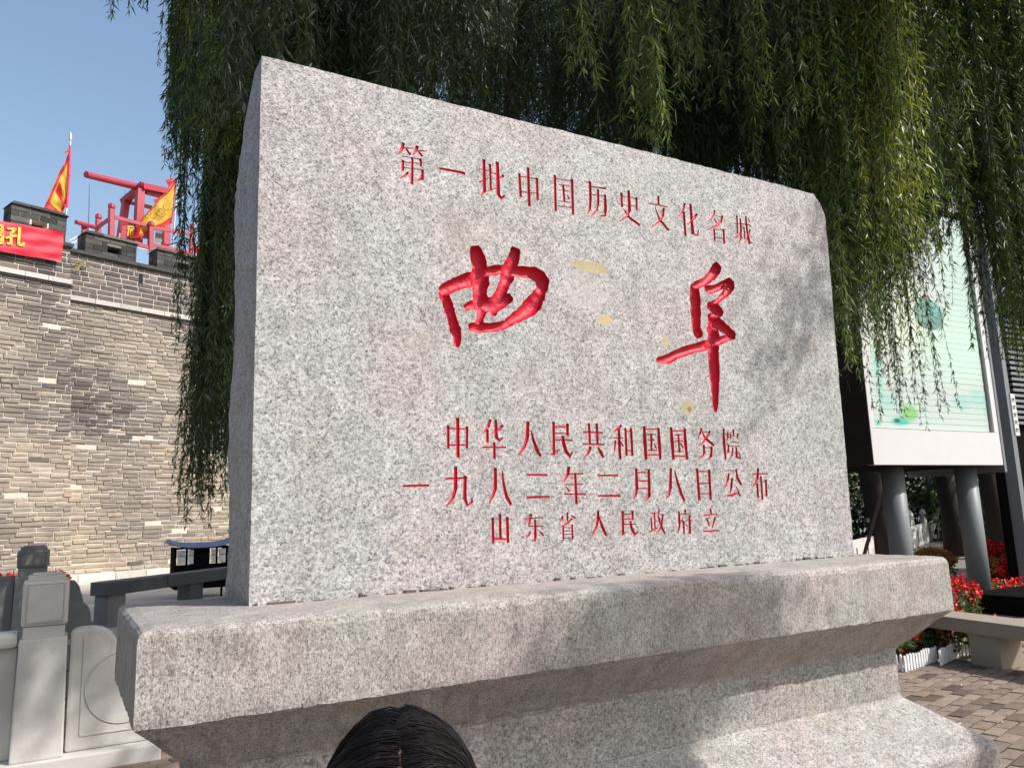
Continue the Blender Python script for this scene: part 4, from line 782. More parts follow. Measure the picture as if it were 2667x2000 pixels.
# ------------------------------------------------------------------ right: light box on columns
lb = empty('light_box', (9.44, 6.8, 0), 'raised white framed display box with green ink landscape slats standing on grey round columns', 'display box')
bx0, bx1, by = 9.44, 12.53, 6.8; TOPZ = 6.1
def mscreen():
    m = NT('printed_slat'); sx = m.n('ShaderNodeSeparateXYZ'); m.l(m.co, sx.inputs[0]); X_ = sx.outputs[0]; Z_ = sx.outputs[2]
    geo = m.n('ShaderNodeNewGeometry'); sg = m.n('ShaderNodeSeparateXYZ'); m.l(geo.outputs['Position'], sg.inputs[0]); X_ = sg.outputs[0]; Z_ = sg.outputs[2]
    wob = m.noise(3.5, 5, .6, geo.outputs['Position'])
    col = m.mix(0.0, (.44, .53, .50), (.44, .53, .50))
    def blob(col, px, py, rx, rz, c, soft=.5, jit=1.0, ringw=None):
        p = onY(px, py, by); dx = m.math('DIVIDE', m.math('SUBTRACT', X_, p.x), rx); dz = m.math('DIVIDE', m.math('SUBTRACT', Z_, p.z), rz)
        r = m.math('SQRT', m.math('ADD', m.math('MULTIPLY', dx, dx), m.math('MULTIPLY', dz, dz)))
        r = m.math('ADD', r, m.math('MULTIPLY', m.math('SUBTRACT', wob, .5), jit))
        if ringw: r = m.math('ADD', m.math('ABSOLUTE', m.math('SUBTRACT', r, 1.0)), 1-ringw)
        f = m.n('ShaderNodeMapRange'); f.inputs[1].default_value = 1+soft*.5; f.inputs[2].default_value = 1-soft*.5; m.l(r, f.inputs[0])
        return m.mix(m.math('MULTIPLY', f.outputs[0], c[3]), col, c[:3])
    col = blob(col, 2560, 760, .9, 1.1, (.34, .56, .44, .45), 1.4, .8)
    col = blob(col, 2500, 900, 1.3, .45, (.45, .72, .55, .6), 1.2, .8)
    col = blob(col, 2330, 800, .8, .7, (.70, .70, .52, .5), 1.2, .8)
    col = blob(col, 2428, 818, .37, .235, (.05, .17, .14, .9), .1, .05)
    col = blob(col, 2418, 806, .2, .17, (.16, .34, .28, .8), .7, 1.2)
    col = blob(col, 2440, 805, .10, .12, (.12, .40, .36, .8), .4, .5)
    col = blob(col, 2325, 1045, .19, .12, (.22, .52, .45, .6), 1.0, .9)
    col = blob(col, 2378, 1074, .20, .11, (.14, .42, .09, .85), .6, 1.0)
    col = blob(col, 2355, 1096, .20, .06, (.03, .42, .34, .95), .5, .9)
    col = blob(col, 2346, 1094, .07, .03, (.01, .07, .07, .95), .4, 1.2)
    col = blob(col, 2290, 1098, .10, .05, (.12, .55, .42, .8), .4, .2)
    col = blob(col, 2296, 960, .10, .45, (.20, .58, .48, .6), .8, .6)
    col = blob(col, 2515, 1048, .26, .11, (.22, .50, .44, .65), .6, 1.2)
    col = blob(col, 2555, 1035, .22, .13, (.22, .50, .44, .6), .6, 1.5)
    col = blob(col, 2580, 1055, .16, .14, (.24, .50, .45, .45), .7, .9)
    col = blob(col, 2580, 1083, .165, .19, (.40, .56, .55, .8), .05, .02, .05)
    m.bump(m.noise(40, 3), .05, .01)
    return m.fin(col, .45)
m_scr = mscreen()
mb = MB(); mb.box(bx0, bx1, by, by+.12, 2.105, 2.60); fr_ = mb.build('lower_fascia', m_white, lb, bevel=.004)
MB().box(bx0, bx0+.105, by, by+.12, 2.601, TOPZ).build('frame_side', m_white, lb, bevel=.004)
MB().box(bx1-.13, bx1, by, by+.12, 2.601, TOPZ).build('frame_side', m_white, lb, bevel=.004)
MB().box(bx0, bx1, by, by+.12, TOPZ+.001, TOPZ+.3).build('frame_top', m_white, lb)
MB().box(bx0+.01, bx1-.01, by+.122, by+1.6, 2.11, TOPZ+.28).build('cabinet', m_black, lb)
MB().box(bx0-.014, bx0-.001, by+.003, by+1.6, 2.106, TOPZ+.28).build('side_panel', m_brown, lb)
MB().box(bx1-.008, bx1+.05, by-.01, by+1.6, 2.0, TOPZ+.3).build('side_panel', m_greypaint, lb)
MB().box(bx0+.106, bx1-.131, by+.085, by+.12, 2.602, TOPZ).build('backing', m_black, lb)
z = 2.615; k = 0
while z < TOPZ-.09:
    MB().box(bx0+.11, bx1-.165, by+.05+random.uniform(0, .004), by+.084, z, z+.0865).build('slat', m_scr, lb); z += .09; k += 1
def col_(px, y, r):
    c = onY(px, 1400, y); b = MB(); b.tube([(c.x, y, -.02), (c.x, y, 2.108)], r, 28); o = b.build('column', m_greypaint, lb, smooth=False); o.data.shade_smooth()
    b = MB(); b.tube([(c.x, y, -.01), (c.x, y, .02)], r+.06, 24); b.build('base_plate', m_greypaint, lb)
col_(2536, 7.2, .155); col_(2343, 7.25, .155); col_(2343, 8.3, .1)
k = MB()                                            # the two small vertical characters printed on the slats
def yst(a, b, w, y=6.842):
    A = onY(*zp((2150, 600), 4.147, *a), y); B = onY(*zp((2150, 600), 4.147, *b), y); k.bar(A, B, w, .004, (0, 1, 0))
for a, b in (((1655, 1195), (1690, 1190)), ((1680, 1190), (1720, 1210)), ((1700, 1215), (1715, 1250)), ((1680, 1260), (1670, 1320)), ((1695, 1265), (1715, 1262)), ((1705, 1262), (1705, 1320)), ((1690, 1300), (1722, 1300)), ((1680, 1335), (1725, 1335)), ((1700, 1325), (1720, 1352)), ((1680, 1352), (1725, 1352))): yst(a, b, .012)
k.build('lettering', m_black, lb)
# dark building with grey corner post, hanging sign
db = empty('dark_shop_front', (13.4, 7.4, 0), 'dark building front with a grey metal corner post at the right edge of the photo', 'building')
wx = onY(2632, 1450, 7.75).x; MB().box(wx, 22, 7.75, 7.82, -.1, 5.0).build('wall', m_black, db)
c1 = onY(2615, 1100, 7.6); MB().box(c1.x, c1.x+.13, 7.5, 7.7, -.1, 6.6).build('corner_post', m_greypaint, db)
for i in range(20):
    z = 2.9+i*.1; MB().box(14.75, 15.4, 7.66, 7.74, z, z+.05).build('louvre', m_greypaint, db)
c2 = onY(2640, 1080, 7.35); sg_ = MB().box(c2.x-.055, c2.x+.075, 7.33, 7.36, c2.z-.36, c2.z+.36)
sgo = sg_.build('hanging_sign', m_white, db)
k = MB()
for j in range(5):
    z = c2.z+.27-j*.13; k.box(c2.x-.03, c2.x+.05, 7.326, 7.331, z, z+.012); k.box(c2.x-.03, c2.x-.018, 7.326, 7.331, z-.05, z); k.box(c2.x+.015, c2.x+.027, 7.326, 7.331, z-.05, z)
k.build('lettering', m_black, sgo)
pl = empty('black_platform', (12.5, 6, 0), 'low black platform with a pale top edge behind the bench', 'platform')
p0 = onZ(2566, 1594, 0); MB().box(p0.x-.1, 20, p0.y-.75, 7.0, 0, .26).build('body', m_black, pl); MB().box(p0.x-.12, 20, p0.y-.77, p0.y-.72, .261, .29).build('top_edge', m_marble_d, pl)
# right bench
rb = empty('stone_bench', (8, 4.7, 0), 'tan stone bench on block legs beside the potted red flowers at the right', 'bench')
lg0 = onZ(2530, 1728, 0); d_ = Vector((-.17, -.985, 0)); nrm = Vector((.985, -.17, 0))
q2 = lg0-d_*.25-nrm*.05; W_ = .42
for t0, t1, dz in ((-1.6, .95, 0), (.96, 3.2, -.004)):
    a, b_ = q2+d_*t0, q2+d_*t1; mb = MB(); P = [a, b_, b_+nrm*W_, a+nrm*W_]; mb.hexa([Vector((v.x, v.y, .30+dz)) for v in P]+[Vector((v.x, v.y, .434+dz)) for v in P]); mb.build('seat_slab', m_tan, rb, bevel=.008)
for base in (lg0, lg0-d_*1.5, lg0+d_*2.2):
    mb = MB(); P = [base, base+d_*.33, base+d_*.33+nrm*.3, base+nrm*.3]; mb.hexa([Vector((v.x, v.y, -.01)) for v in P]+[Vector((v.x, v.y, .299)) for v in P]); mb.build('leg', m_tan, rb, bevel=.012)
# low white picket edging
pf = empty('picket_edging', (7.2, 5.1, 0), 'low white plastic picket edging in front of the flower pots by the bench', 'fence')
path = [(2330, 1742), (2356, 1750), (2400, 1735), (2442, 1720)]; path2 = [(2449, 1734), (2470, 1722), (2490, 1712), (2532, 1704), (2560, 1700)]
for pth in (path, path2):
    pts = [onZ(*p, 0) for p in pth]; L = 0
    for a, b_ in zip(pts[:-1], pts[1:]):
        n_ = max(2, int((b_-a).length/.055)); dd = (b_-a).normalized()
        MB().bar(a+Vector((0, 0, .05))+Vector((0, .012, 0)), b_+Vector((0, 0, .05))+Vector((0, .012, 0)), .012, .02).build('rail', m_wplastic, pf)
        for i in range(n_):
            p = a+(b_-a)*(i+.5)/n_; s_ = dd*.016
            hgt = .15+.008*math.sin(i)
            mb = MB(); nn = Vector((-dd.y, dd.x, 0))*.006
            mb.prism([p-s_+nn, p+s_+nn, p+s_+nn+Vector((0, 0, hgt-.015)), p+nn+Vector((0, 0, hgt)), p-s_+nn+Vector((0, 0, hgt-.015))], -nn*2); mb.build('picket', m_wplastic, pf)
pf2 = empty('picket_edging', (11.5, 7.5, 0), 'second white picket edging under the far red flower bed beside the column', 'fence')
a, b_ = onZ(2562, 1532, .16), onZ(2636, 1522, .16); a.z = b_.z = 0; n_ = 40
for i in range(n_):
    p = a+(b_-a)*(i+.5)/n_; MB().box(p.x-.02, p.x+.02, p.y-.01, p.y, 0, .16+.01*(i % 2)).build('picket', m_wplastic, pf2)
MB().bar(a+Vector((0, .01, .08)), b_+Vector((0, .01, .08)), .02, .03).build('rail', m_wplastic, pf2)
# white marble balustrade under the trees
wb = empty('marble_balustrade', (24, 17, 0), 'white marble balustrade with bud topped posts receding under the dark trees', 'balustrade')
base1 = onZ(2379, 1428, 0); base3 = onZ(2438, 1402, 0); dv = (base3-base1); dv.z = 0; sp = dv.length/2; dv.normalize(); nw_ = Vector((-dv.y, dv.x, 0))
protos = None
for i in range(-3, 9):
    p = base1+dv*sp*i
    b = MB(); b.bar(p, p+Vector((0, 0, .98)), .17, .17, (1, 0, 0)); po = b.build('post', m_rail, wb)
    MB().lathe(p+Vector((0, 0, .98)), [(.06, 0), (.11, .03), (.07, .05), (.06, .07), (.115, .12), (.125, .17), (.10, .24), (.055, .30), (.005, .34)], 12).build('finial', m_rail, po, smooth=True)
    q = p+dv*sp; a = p+dv*.1; c = q-dv*.1
    b = MB(); b.bar(a+Vector((0, 0, .38)), c+Vector((0, 0, .38)), .10, .74); pn = b.build('panel', m_rail, wb)
    ns = (nw_ if (nw_.dot(Vector((0, 0, 0))-p) > 0) else -nw_)
    for f_ in (.3, .7):
        o_ = a+(c-a)*f_+ns*.052; h_ = dv*.11
        P = [o_+Vector((0, 0, .15))-h_*.6, o_+Vector((0, 0, .15))+h_*.6, o_+h_+Vector((0, 0, .28)), o_+h_*.45+Vector((0, 0, .42)), o_+h_*.45+Vector((0, 0, .58)), o_-h_*.45+Vector((0, 0, .58)), o_-h_*.45+Vector((0, 0, .42)), o_-h_+Vector((0, 0, .28))]
        MB().prism(P, ns*.006).build('vase_shade_plate', m_dark, pn)  # near-black plate on the panel face, drawn for the shade of a hole

# ------------------------------------------------------------------ foliage helpers
def quad_object(name, V, tint, mat, parent=None, kind=None):
    o0 = np.array(origin(parent)[:]) if parent is not None else np.zeros(3)
    V = (np.asarray(V, np.float32).reshape(-1, 3)-o0).astype(np.float32); n = len(V)//4
    me = bpy.data.meshes.new(name); me.vertices.add(n*4); me.vertices.foreach_set('co', V.ravel())
    me.loops.add(n*4); me.loops.foreach_set('vertex_index', np.arange(n*4, dtype=np.int32))
    me.polygons.add(n); me.polygons.foreach_set('loop_start', np.arange(0, n*4, 4, dtype=np.int32)); me.polygons.foreach_set('loop_total', np.full(n, 4, np.int32))
    a = me.attributes.new('tint', 'FLOAT', 'POINT'); a.data.foreach_set('value', np.repeat(np.asarray(tint, np.float32), 4))
    me.materials.append(mat); me.update(); me.validate()
    o = link(name, me, None, parent)
    if kind: o['kind'] = kind
    return o
def leaves(pos, d, L, W, tint):
    """pos,d: (N,3); folded lens-shaped leaves"""
    N = len(pos); d = d/np.linalg.norm(d, axis=1, keepdims=True)
    r = rng.normal(size=(N, 3)); s = np.cross(d, r); s /= np.linalg.norm(s, axis=1, keepdims=True)+1e-9
    n = np.cross(d, s); L = L[:, None]; W = W[:, None]
    droop = np.zeros((N, 3)); droop[:, 2] = -1
    mid = pos+d*L*.42
    V = np.empty((N, 4, 3)); V[:, 0] = pos; V[:, 1] = mid+s*W/2+n*W*.15; V[:, 2] = pos+d*L+droop*L*.12; V[:, 3] = mid-s*W/2+n*W*.15
    return V.reshape(-1, 3), tint
def strands(top, length, tint, spacing=.021, leaf=(.065, .125), width=.0125, sway=.05, spread=.5, topfade=None):
    """hanging willow twigs; returns leaf quads and twig quads"""
    top = np.asarray(top, float); length = np.asarray(length, float); N = len(top)
    cnt = np.maximum(3, (length/spacing).astype(int)); idx = np.repeat(np.arange(N), cnt)
    t = rng.random(len(idx)); ph = rng.random(N)*6.28; az = rng.random(N)*6.28; amp = sway*rng.random(N)*(1+.4*length)
    kink = rng.normal(0, .022, (N, 2))
    def path(i, t):
        sx = amp[i]*np.sin(ph[i]+t*3.0)-amp[i]*np.sin(ph[i]); P = top[i].copy()
        P[:, 0] += sx*np.cos(az[i])+kink[i, 0]*t*t*length[i]; P[:, 1] += sx*np.sin(az[i])+kink[i, 1]*t*t*length[i]; P[:, 2] -= t*length[i]; return P
    if topfade is not None:
        z = top[idx, 2]-t*length[idx]; keep = (z < topfade[idx]) | (rng.random(len(idx)) < .15); idx = idx[keep]; t = t[keep]
    P = path(idx, t); M_ = len(P); P += rng.normal(0, .006, P.shape)
    a = rng.random(M_)*6.28; th = np.abs(rng.normal(.62, .34, M_))*spread*1.7
    d = np.stack([np.sin(th)*np.cos(a), np.sin(th)*np.sin(a), -np.cos(th)], 1)
    L = rng.uniform(leaf[0], leaf[1], M_)*(1-.35*(t > .9)); V, tt = leaves(P, d, L, np.full(M_, width)*rng.uniform(.7, 1.2, M_), np.clip(tint[idx]+rng.normal(0, .11, M_), 0, 1))
    tw = []; K = 6; ii = np.arange(N); prev = path(ii, np.zeros(N))
    for k in range(K):
        cur = path(ii, np.full(N, (k+1)/K)); w = .0035*(1-.6*k/K)
        for q in ((1, 0), (0, 1)):
            o = np.array([q[0]*w, q[1]*w, 0]); tw.append(np.stack([prev-o, prev+o, cur+o, cur-o], 1).reshape(-1, 3))
        prev = cur
    return V, tt, np.concatenate(tw)
def trunk_mesh(parent, base, top, r0, r1, limbs, mat=m_bark):
    b = MB(); n = 7; pts = []; rad = []
    for i in range(n):
        t = i/(n-1); pts.append(Vector(base)*(1-t)+Vector(top)*t+Vector((random.uniform(-.08, .08)*t, random.uniform(-.08, .08)*t, 0))); rad.append((r0*(1-t)+r1*t)*(1.25 if i == 0 else 1)*random.uniform(.94, 1.06))
    b.tube(pts, rad, 12); b.build('trunk', mat, parent, smooth=True)
    lb_ = MB()
    for l in limbs:
        P = [Vector(p) for p in l]; lb_.tube(P, [r1*.6*(1-.75*i/(len(P)-1)) for i in range(len(P))], 7)
    o = lb_.build('limbs', mat, parent, smooth=True); o['kind'] = 'stuff'

def top_z(x, y):
    """height of the upper edge of the view at ground position (x,y)"""
    lo, hi = 1.6, 14.
    for _ in range(18):
        m_ = (lo+hi)/2
        if proj((x, y, m_))[1] < 0: hi = m_
        else: lo = m_
    return lo
def z_for(x, y, py):
    lo, hi = -8., 14.
    for _ in range(20):
        m_ = (lo+hi)/2
        if proj((x, y, m_))[1] < py: hi = m_
        else: lo = m_
    return lo

willow_left = empty('willow_tree', (1.9, 8.3, 0), 'weeping willow whose dark green tresses hang down the left side of the slab', 'tree', 'weeping willows around the monument')
willow_mid = empty('willow_tree', (5.0, 9.2, 0), 'weeping willow behind the middle of the slab with a deep black green crown', 'tree', 'weeping willows around the monument')
willow_right = empty('willow_tree', (8.4, 5.6, 0), 'weeping willow at the right with sunlit yellow green tresses hanging before the display box', 'tree', 'weeping willows around the monument')
trunk_mesh(willow_left, (1.9, 8.3, 0), (2.1, 7.6, 5.2), .30, .17, [[(2.1, 7.6, 5.1), (1.4, 6.8, 6.6), (.6, 6.4, 7.2), (.3, 6.2, 7.0)], [(2.1, 7.6, 5.1), (2.6, 6.2, 6.8), (3.0, 5, 7.3), (3.2, 4.2, 7.2)], [(2.1, 7.6, 5.1), (1.2, 8.6, 6.8), (.9, 9, 7.2)]])
trunk_mesh(willow_mid, (5.0, 9.2, 0), (4.8, 8.6, 5.0), .34, .2, [[(4.8, 8.6, 4.9), (4.2, 7, 6.9), (3.9, 5.4, 7.6), (3.8, 4.4, 7.3)], [(4.8, 8.6, 4.9), (5.8, 7.2, 7), (6.4, 6, 7.6)], [(4.8, 8.6, 4.9), (5.6, 9.8, 7), (6, 10.4, 7.5)]])
trunk_mesh(willow_right, (9.0, 8.9, 0), (8.4, 7.0, 4.6), .26, .17, [[(8.4, 7.0, 4.5), (7.4, 5.4, 6.6), (6.2, 4.4, 7.3), (5.6, 4.0, 7.2)], [(8.4, 7.0, 4.5), (8.9, 4.8, 6.6), (9.0, 3.9, 7.2)], [(8.4, 7, 4.5), (9.8, 6.4, 7)]])

tops = {0: [], 1: [], 2: []}
def tress(px, bot, y, n, sig, tint, who, pyvar=90, leanz=None, ref=300):
    """a clump of twigs whose ends come down to about picture height bot at world depth y"""
    g = onY(px, ref, y)
    for _ in range(n):
        x = g.x+rng.normal(0, sig); yy = y+rng.normal(0, sig*1.3)
        tz = top_z(x, yy); b = bot-abs(rng.normal(0, 1))*pyvar
        bz = z_for(x, yy, b); zt = tz+rng.uniform(.4, 1.3)
        if bz < tz: tops[who].append((x, yy, zt, zt-bz, tint+rng.normal(0, .06), tz+.25))
# left drape
for px, bot, y, n, sig, t in ((470, 430, 8.2, 9, .08, .35), (485, 440, 7.6, 10, .08, .45), (452, 400, 8.3, 8, .07, .4), (436, 440, 8.1, 5, .04, .4), (460, 470, 7.7, 6, .04, .45), (495, 380, 7.4, 12, .09, .6), (515, 470, 7.2, 12, .07, .6), (470, 905, 7.1, 7, .025, .5), (480, 650, 7.3, 5, .03, .45),
                              (545, 1390, 6.8, 9, .04, .5), (535, 1350, 7.0, 6, .03, .45), (555, 1290, 6.9, 14, .05, .45), (565, 1200, 6.8, 16, .06, .4), (580, 1320, 7.2, 18, .07, .36), (595, 1290, 6.6, 18, .07, .36), (610, 1200, 7.4, 22, .09, .28), (588, 950, 6.4, 14, .07, .5), (550, 480, 6.3, 16, .08, .66), (525, 400, 6.6, 14, .08, .62),
                              (580, 420, 6.0, 18, .08, .74), (605, 330, 6.1, 16, .08, .72), (625, 600, 6.6, 20, .09, .45), (635, 1000, 7.2, 22, .11, .25), (650, 800, 7.6, 22, .12, .2), (630, 1300, 7.8, 16, .09, .2), (330, 60, 7.6, 5, .10, .45), (390, 45, 7.6, 7, .12, .45), (465, 250, 8.0, 10, .09, .4)):
    tress(px, bot, y, n, sig, t, 0, 70, ref=min(bot, 600))
# the mass behind the slab, leaves tinted dark for the crown's inner shade
for _ in range(250):
    px = rng.uniform(620, 2180); y = rng.choice([4.6, 5.2, 6, 7, 8.2, 9.4])+rng.normal(0, .3)
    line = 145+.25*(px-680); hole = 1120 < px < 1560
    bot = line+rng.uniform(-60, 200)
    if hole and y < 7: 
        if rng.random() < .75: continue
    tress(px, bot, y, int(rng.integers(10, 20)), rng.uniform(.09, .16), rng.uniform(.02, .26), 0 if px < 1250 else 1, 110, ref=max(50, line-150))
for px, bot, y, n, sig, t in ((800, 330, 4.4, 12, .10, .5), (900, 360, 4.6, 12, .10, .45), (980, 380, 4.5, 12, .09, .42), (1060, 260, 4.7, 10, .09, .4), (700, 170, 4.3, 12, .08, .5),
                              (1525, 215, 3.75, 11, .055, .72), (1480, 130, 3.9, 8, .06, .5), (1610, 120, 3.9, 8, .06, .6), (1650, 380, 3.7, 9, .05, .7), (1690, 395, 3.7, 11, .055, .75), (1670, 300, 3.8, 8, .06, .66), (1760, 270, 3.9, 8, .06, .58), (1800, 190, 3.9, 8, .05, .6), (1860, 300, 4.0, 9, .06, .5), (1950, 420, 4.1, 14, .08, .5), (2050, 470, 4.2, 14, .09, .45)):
    tress(px, bot, y, n, sig, t, 1, 45, ref=bot*.6)  # higher tints put sunlight into the colour of the nearer tresses
# right willow: front tresses tinted as sunlit, deeper ones as shaded
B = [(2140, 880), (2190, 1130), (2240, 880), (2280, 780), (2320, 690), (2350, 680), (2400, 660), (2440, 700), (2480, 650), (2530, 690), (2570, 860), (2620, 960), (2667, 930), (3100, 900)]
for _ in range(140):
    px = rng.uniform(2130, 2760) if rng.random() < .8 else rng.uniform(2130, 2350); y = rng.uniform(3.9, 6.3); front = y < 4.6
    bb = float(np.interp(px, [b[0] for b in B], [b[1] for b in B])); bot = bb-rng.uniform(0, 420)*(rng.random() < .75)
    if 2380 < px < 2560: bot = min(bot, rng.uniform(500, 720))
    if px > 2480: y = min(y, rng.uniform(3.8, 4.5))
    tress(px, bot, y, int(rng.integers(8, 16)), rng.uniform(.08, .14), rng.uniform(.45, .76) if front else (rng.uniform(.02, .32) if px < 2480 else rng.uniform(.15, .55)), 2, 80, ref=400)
for px, bot, y, n, sig, t in ((2330, 620, 3.55, 16, .06, .9), (2350, 680, 3.6, 12, .05, .88), (2310, 560, 3.6, 14, .07, .9), (2350, 330, 3.5, 14, .08, .93), (2300, 300, 3.6, 12, .08, .9), (2130, 330, 3.7, 10, .06, .7), (2170, 420, 3.8, 9, .05, .66), (1990, 300, 3.8, 10, .06, .7), (2480, 420, 3.8, 9, .06, .6), (2560, 560, 3.9, 10, .06, .66), (2340, 830, 3.8, 4, .03, .75), (2200, 380, 3.9, 8, .06, .6), (2060, 500, 3.9, 9, .06, .55),
                              (2345, 1130, 5.6, 5, .05, .35), (2385, 1075, 5.4, 4, .03, .45), (2290, 1090, 5.8, 8, .08, .25), (2430, 640, 4.3, 12, .10, .5), (2500, 690, 4.4, 12, .10, .55), (2460, 560, 4.5, 12, .10, .4), (2540, 600, 4.6, 12, .10, .5), (2620, 940, 4.4, 18, .12, .82), (2650, 980, 4.2, 16, .10, .84), (2580, 820, 4.6, 14, .10, .78), (2610, 1040, 5.0, 4, .04, .6)):
    tress(px, bot, y, n, sig, t, 2, 50, ref=min(bot, 500))  # highest tints stand for sun on the foremost tresses
for who, w in ((0, willow_left), (1, willow_mid), (2, willow_right)):
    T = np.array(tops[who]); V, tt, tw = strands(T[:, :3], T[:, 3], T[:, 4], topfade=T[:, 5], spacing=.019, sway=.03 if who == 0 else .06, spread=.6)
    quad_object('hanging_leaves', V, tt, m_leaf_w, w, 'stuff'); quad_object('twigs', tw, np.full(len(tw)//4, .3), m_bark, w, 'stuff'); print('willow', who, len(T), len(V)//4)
for who, w in ((0, willow_left), (1, willow_mid), (2, willow_right)):
    b = MB(); T = np.array(tops[who])
    for _ in range(0 if who == 0 else 16):
        t_ = T[rng.integers(0, len(T))]; p = Vector((t_[0], t_[1]+.15, t_[2]-rng.uniform(-.2, 1.0))); a_ = rng.random()*6.28; hx = Vector((math.cos(a_), math.sin(a_), 0))*rng.uniform(.3, .8)
        b.tube([p+Vector((0, 0, .7)), p+hx*.35+Vector((0, 0, .25)), p+hx*.7-Vector((0, 0, .25)), p+hx-Vector((0, 0, .9))], [.016, .012, .008, .004], 5)
    if b.v: b.build('branchlets', m_bark, w, smooth=True)['kind'] = 'stuff'
# unseen leafy roof of the crowns, laid out to shade the tresses below
def crown(parent, n, box, hole=None, tint=(.1, .5), L=.75, name='crown'):
    x = rng.uniform(box[0], box[1], n); y = rng.uniform(box[2], box[3], n); z = rng.uniform(box[4], box[5], n)+.25*np.sin(x*1.3)+.2*np.sin(y*1.7)
    P = np.stack([x, y, z], 1); q = proj(P-[0, 0, L*.9]); vis = (q[:, 2] > 0) & (q[:, 0] > -80) & (q[:, 0] < 2750) & (q[:, 1] > -25) 
    keep = ~(vis & (q[:, 0] < 520))
    if hole is not None: keep &= ~hole(P)
    P = P[keep]; V, tt, tw = strands(P, rng.uniform(.5, 1, len(P))*L, rng.uniform(tint[0], tint[1], len(P)), spacing=.014, leaf=(.10, .16), width=.024, sway=.2, spread=1.3)
    quad_object(name, V, tt, m_leaf_w, parent, 'stuff'); print(name, len(V)//4)
gate = lambda P: ((P[:, 1]+.785*P[:, 2]) < 6.1) | ((P[:, 0]-.69*P[:, 2] > 2.0) & (P[:, 1]+.785*P[:, 2] < 9.5) & (rng.random(len(P)) < .7)) | ((P[:, 0]-.69*P[:, 2] < .3) & (P[:, 1]+.785*P[:, 2] < 6.95)) | ((P[:, 0]-.69*P[:, 2] < -.8) & (P[:, 1]+.785*P[:, 2] > 8.6) & (rng.random(len(P)) < .75) & (P[:, 0] > 1.8)) | ((abs(P[:, 0]-.69*P[:, 2]-2.6) < .3) & (P[:, 1]+.785*P[:, 2] < 7.7)) | ((abs(P[:, 0]-.69*P[:, 2]+.1) < .35) & (P[:, 1]+.785*P[:, 2] < 7.2))  # cuts sun gaps so slab, post and chosen tresses stay lit
crown(willow_left, 900, (-.6, 3.4, 3.2, 10, 6.9, 8.4), gate)
crown(willow_mid, 1700, (2.6, 8.0, 1.5, 11, 7.1, 8.8), gate)
crown(willow_mid, 1500, (2.8, 10.0, .2, 4.6, 7.3, 8.6), gate, name='shade_crown')  # added overhead, out of view, to keep sun off the dark middle
crown(willow_right, 700, (6.6, 10.5, 2.0, 8.0, 6.9, 8.6), gate)

# ------------------------------------------------------------------ trees farther back
def bush(name, c, r, n, label, cat, group=None, mat=m_leaf_d, leaf=.11, trunk=True):
    e = empty(name, (c[0], c[1], 0), label, cat, group)
    u = rng.normal(size=(n, 3)); u /= np.linalg.norm(u, axis=1, keepdims=True); rr = rng.uniform(.55, 1, n)**.5
    lob = 1+.18*np.sin(u[:, 0]*7+c[0])*np.cos(u[:, 2]*6+c[1])
    P = np.array(c)+u*np.array(r)*(rr*lob)[:, None]; P[:, 2] = np.maximum(P[:, 2], .05)
    d = u+rng.normal(0, .6, (n, 3)); V, tt = leaves(P, d, rng.uniform(.7, 1.3, n)*leaf, np.full(n, leaf*.5), np.clip(rng.normal(.4, .22, n), 0, 1))
    quad_object('crown', V, tt, mat, e, 'stuff')
    if trunk: MB().tube([(c[0], c[1], 0), (c[0]+.1, c[1], c[2])], [r[0]*.09, r[0]*.05], 9).build('trunk', m_bark, e, smooth=True)
    return e
VV = []; TT = []
for x, y, rz, h in [(12, 16, 3, 3.5), (16.5, 18, 3, 3.6), (22, 20.5, 3, 3.8), (14, 26, 4.2, 4.6), (20, 27, 4.5, 5), (26, 26, 4.5, 5), (32, 25, 4.6, 5), (38, 22, 4.8, 5.2), (30, 15.5, 3.4, 4.2), (36, 17, 4.0, 5), (9, 24, 4.0, 4.4), (45, 20, 5, 6), (42, 12, 5, 6), (26, 24, 4, 4), (33, 20, 4, 4.5), (22, 24, 4, 3)]:
    n = 8000; u = rng.normal(size=(n, 3)); u /= np.linalg.norm(u, axis=1, keepdims=True)
    P = np.array([x, y, h*.85])+u*np.array([3.6, 3.2, h])*(rng.uniform(.5, 1, n)**.5*(1+.18*np.sin(u[:, 0]*7+x)*np.cos(u[:, 2]*6+y)))[:, None]; P[:, 2] = np.maximum(P[:, 2], .05)
    v_, t_ = leaves(P, u+rng.normal(0, .6, (n, 3)), rng.uniform(.7, 1.3, n)*.26, np.full(n, .14), np.clip(rng.normal(.4, .22, n), 0, 1)); VV.append(v_); TT.append(t_)
tag(quad_object('tree_belt', np.concatenate(VV), np.concatenate(TT), m_leaf_d), 'dark leafy mass of evergreens closing the view beyond the marble balustrade', 'trees', kind='stuff')
# dark trunks seen under the display box
for i, (px, y, r, lab) in enumerate(((2608, 12.5, .30, 'thick dark tree trunk rising behind the red flower bed'), (2300, 13.5, .35, 'thick dark trunk between the marble railing sections left of the first column'), (2490, 14, .30, 'dark tree trunk beside the second grey column'))):
    c = onY(px, 1420, y); e = empty('tree', (c.x, y, 0), lab, 'tree'); 
    MB().tube([(c.x, y, -.05), (c.x+.02, y, 1.2), (c.x-.1, y+.1, 3), (c.x+.2, y, 5.5)], [r*1.2, r, r*.85, r*.6], 12).build('trunk', m_bark, e, smooth=True)
    n = 6000; P = np.array([c.x+.2, y, 5.6])+rng.normal(0, 1, (n, 3))*[1.5, 1.3, .8]; V, tt = leaves(P, rng.normal(0, 1, (n, 3)), np.full(n, .22), np.full(n, .10), rng.uniform(0, .6, n)); quad_object('crown', V, tt, m_leaf_d, e, 'stuff')
